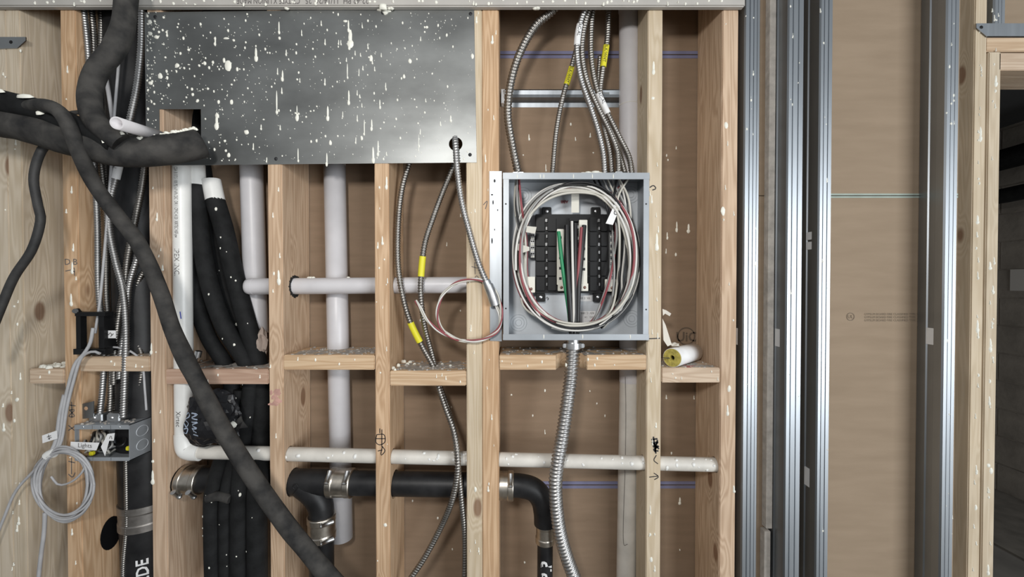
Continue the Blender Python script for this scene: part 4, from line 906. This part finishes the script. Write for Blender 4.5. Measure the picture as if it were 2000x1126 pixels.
# connectors on top and bottom
for px, y_, wv in ((1012, .035, 34), (1207, .030, 22), (1232, .046, 22)):
    c = P(px, 338, y_)
    k_ = MB().box((c.x-wv/3*S(y_), y_-.012, ZT+.001), (c.x+wv/3*S(y_), y_+.012, ZT+10*S(y_))).build('cable_connector', ZINC, pn, bevel=.002)
    for sg in (-1, 1): dome(MB(), Vector((c.x+sg*wv*.38*S(y_), y_-.008, ZT+5*S(y_))), .004, .004, .004, k=10).build('clamp_screw', ZINC, k_)
c = P(1119, 663, .022)
k_ = pipe(MB(), Vector((c.x, .022, ZB)), Vector((c.x, .022, ZB-14*S(.02))), 13.5*S(.02)).build('conduit_fitting', ZINC, pn)
pipe(MB(), Vector((c.x, .022, ZB-9*S(.02))), Vector((c.x, .022, ZB-20*S(.02))), 17.5*S(.02), 24).build('clamp_ring', ZINC, k_)
for sg in (-1, 1): MB().box((c.x+sg*14*S(.02), .008, ZB-18*S(.02)), (c.x+sg*21*S(.02), .020, ZB-10*S(.02))).build('clamp_ear', ZINC, k_, bevel=.0015)
# knockouts on the back plate
for px, py in ((1013, 630), (1234, 622), (1022, 382), (1232, 380)):
    for q in (16, 11, 6):
        c = P(px, py, by-t_); sweep(MB(), catmull([c+Vector((q*S(by)*math.cos(t), 0, q*S(by)*math.sin(t))) for t in [i*math.pi/8 for i in range(17)]], .004)[0], .0006, 5).build('knockout_ring', BOXM, pn)
# interior guts
ybk = by-t_-.0005
def g(x0, y0, x1, y1, ya, m, name, parent=None, bev=.0008): return MB().pbox(x0, y0, x1, y1, ya, ybk).build(name, m, parent or pn, bevel=bev)
bs = g(1046, 418, 1206, 572, .058, BLK, 'breaker_base')
for x0_, x1_ in ((1047, 1064), (1070, 1086), (1152, 1166), (1174, 1186)):
    for k in range(5): g(x0_, 424+k*29, x1_, 424+k*29+27, .047, BLK, 'breaker_seat', bs, .0012)
SLV = mat('bright_stab_metal', (.34, .34, .34), .3, 1, .3, 90)
for xc in (1067, 1170):
    for k in range(9): g(xc-2+(k%3), 427+k*15.6, xc+2, 433+k*15.6, .0505, SLV, 'bus_stab', bs, .0006)
for k in range(10): g(1122, 440+k*11, 1131, 446+k*11, .050, BLK if k % 2 else SLV, 'bus_finger', bs, .0006)
for x0_, y0_, x1_, y1_ in ((1088, 447, 1101, 556), (1131, 429, 1147, 556)):
    rl_ = g(x0_, y0_, x1_, y1_, .044, CREAM, 'neutral_rail', bs)
    for k in range(5): g(x0_+4, y0_+14+k*20, x1_-4, y0_+19+k*20, .0435, INK, 'rail_slot', rl_, 0)
for x0_, y0_, x1_, y1_ in ((1090, 553, 1103, 568), (1135, 553, 1149, 568), (1182, 545, 1209, 569), (1030, 540, 1045, 571)):
    lg = g(x0_, y0_, x1_, y1_, .040, CREAM, 'terminal_lug', bs)
    dome(MB(), P((x0_+x1_)/2, y1_-7, .0398), .0042, .0042, .001, k=12).build('lug_screw', mat('lug_copper', (.16, .09, .07), .4, .6), lg)
for x0_, x1_, y0_, y1_ in ((1036, 1044, 455, 503), (1191, 1200, 452, 546)):
    gb_ = g(x0_, y0_, x1_, y1_, .050, SLV, 'ground_bar', bs)
    n_ = int((y1_-y0_)/6)
    for k in range(n_):
        for q in (.3, .75): dome(MB(), P(x0_+(x1_-x0_)*q, y0_+4+k*6, .0498), .0024, .0024, .0015, k=7).build('bar_screw', CREAM if k % 2 else INK, gb_)
g(1192, 420, 1203, 572, .058, BLK, 'side_rail', bs)
for px, py in ((1068, 412), (1164, 412), (1056, 580), (1168, 580)):
    tb = MB().pbox(px-9, py-8, px+9, py+9, .062, ybk).build('mounting_tab', BLK, bs, bevel=.0015)
    dome(MB(), P(px, py, .0618), .0045, .0045, .001, k=12).build('tab_screw', ZINC, tb)
for x0_, y0_, x1_, y1_ in ((1112, 425, 1130, 432), (1112, 432, 1120, 470), (1110, 505, 1130, 512), (1108, 540, 1132, 556)): g(x0_, y0_, x1_, y1_, .046, BLK, 'bus_bridge', bs)
# labels inside
text('ABB', P(1110, 394, ybk), (-1, 0, 0), 8*S(by), WCOL['red'], pn, bold=.03, name='printed_logo')
lbl = MB().pbox(1133, 607, 1163, 640, ybk-.0004, ybk).build('rating_label', WHT, pn)
text('QUALITY GATE', P(1162, 636, ybk-.0004), (-1, 0, 0), 9*S(by), INK, lbl, fit=30*S(by))
for k, s_ in enumerate(('REV  C 1805', 'NO.  14', 'CAT.')): text(s_, P(1160, 611+k*8, ybk-.0004), (-1, 0, 0), 5.5*S(by), INKG, lbl, fit=26*S(by))
l2 = MB().pbox(1063, 577, 1090, 588, ybk-.0004, ybk).build('rating_label', BOXI, pn); text('\u2191', P(1069, 583, ybk-.0005), (1, 0, 0), 11*S(by), INK, l2, center=True)
l3 = MB().pbox(1130, 577, 1155, 588, ybk-.0004, ybk).build('rating_label', WHT, pn); text('KA - E 1011', P(1152, 582, ybk-.0004), (-1, 0, 0), 6*S(by), INKG, l3, fit=20*S(by))
l4 = MB().pbox(1232, 455, 1248, 535, ybk-.0004, ybk).build('rating_label', WHT, pn)
for k in range(5): text('WARNING', P(1246-k*2.6, 462, ybk-.0004), (0, 0, -1), 3.5*S(by), INKG, l4, fit=60*S(by))
# heavy feeders
for pts, r_, cn in (([(1091, 452, .040), (1096, 500, .028), (1104, 560, .022), (1111, 610, .02), (1115, 655, .02)], 3.6, 'green'), ([(1107, 440, .040), (1108, 500, .026), (1112, 580, .014), (1117, 660, .016)], 5.2, 'black'),
                    ([(1117, 432, .038), (1118, 500, .022), (1120, 580, .010), (1121, 660, .014)], 2.6, 'white'), ([(1141, 440, .038), (1136, 500, .024), (1130, 570, .014), (1127, 660, .018)], 4.6, 'black'),
                    ([(1136, 444, .036), (1131, 510, .020), (1127, 580, .016), (1124, 660, .022)], 3.4, 'red'), ([(1124, 436, .040), (1124, 520, .02), (1123, 660, .010)], 3.6, 'black')):
    hose(pts, r_, sides=10).build('feeder_wire', WCOL[cn], pn)
# looped branch wires
cols = ['white', 'pale', 'grey', 'red', 'grey', 'white', 'red', 'black', 'grey', 'red', 'white', 'grey', 'white', 'red', 'black', 'pale', 'white', 'grey', 'red', 'white', 'black', 'pale', 'white', 'grey', 'red', 'white', 'pale', 'red']
random.seed(21)
for k, cn in enumerate(cols):
    rx = random.uniform(102, 123); ry = random.uniform(130, 147); cx = 1124+random.uniform(-4, 4); cy = 502+random.uniform(-4, 4); y_ = random.uniform(.002, .052)
    a0 = random.uniform(0, 6.28); sw = random.choice([2*math.pi, 5.2, 4.4]); n_ = 22; e = random.uniform(-.12, .12)
    pts = []
    for i in range(n_+1):
        t = a0+sw*i/n_; c_, s_ = math.cos(t), math.sin(t)
        qx = rx*math.copysign(abs(c_)**.9, c_); qy = ry*math.copysign(abs(s_)**.95, s_)
        px = cx+qx+e*qy*.4; py = cy+qy
        pts.append((max(1000, min(1247, px)), max(353, min(648, py)), max(-.006, y_+.012*math.sin(t*2+k))))
    hose(pts, random.uniform(1.9, 2.6), sides=7).build('branch_wire', WCOL[cn], pn)
for k in range(9):
    x = random.uniform(1198, 1238); cn = random.choice(['white', 'pale', 'grey', 'black', 'red', 'pale', 'white'])
    pts = [(random.choice([1206, 1230]), 344, .04), (x-6, 390, random.uniform(.0, .045)), (x+random.uniform(-8, 4), 460, random.uniform(.0, .05)), (x+random.uniform(-14, 0), 540, random.uniform(.0, .05)), (x-random.uniform(15, 40), 610, random.uniform(.0, .045)), (x-random.uniform(50, 90), 640, .04)]
    hose(pts, 2.2, sides=7).build('branch_wire', WCOL[cn], pn)
for k in range(8):
    x = random.uniform(1001, 1030); cn = random.choice(['white', 'pale', 'red', 'grey', 'pale', 'white', 'green' if k == 0 else 'black'])
    pts = [(random.uniform(1008, 1016), 346, .035), (x-6 if x > 1010 else x, 400, random.uniform(.0, .045)), (x+4, 470, random.uniform(.0, .05)), (x+6, 540, random.uniform(.0, .05)), (x+random.uniform(10, 30), 600, random.uniform(.0, .045)), (x+random.uniform(50, 80), 638, .04)]
    hose(pts, 2.2, sides=7).build('branch_wire', WCOL[cn], pn)
for k in range(5):
    x = 1160+k*9; hose([(x, 352, .04), (x+10, 372, .02), (x+24, 400, .01), (x+36+random.uniform(-6, 4), 450, .02)], 2.0, sides=7).build('branch_wire', WCOL[random.choice(['black', 'grey', 'black', 'pale'])], pn)
# paper tags and tape
tg = MB().poly([P(1203, 393, -.004), P(1214, 397, -.004), P(1197, 439, -.004), P(1183, 436, -.004)], (0, .0008, 0)).build('paper_tag', WHT, pn)
text('GF', P(1204, 413, -.0042), (.42, 0, .9), 12*S(), INK, tg, center=True, bold=.01)
MB().poly([P(1029, 441, .0), P(1048, 443, .0), P(1045, 456, .0), P(1027, 453, .0)], (0, .0012, 0)).build('paper_tag', WCOL['pale'], pn)
MB().poly([P(1011, 475, .0), P(1034, 482, .0), P(1034, 489, .0), P(1022, 493, .0), P(1010, 488, .0)], (0, .0012, 0)).build('paper_tag', WCOL['pale'], pn)
MB().poly([P(1116, 363, .03), P(1131, 363, .03), P(1131, 415, .05), P(1116, 415, .05)], (0, .001, 0)).build('white_tape', CREAM, pn)
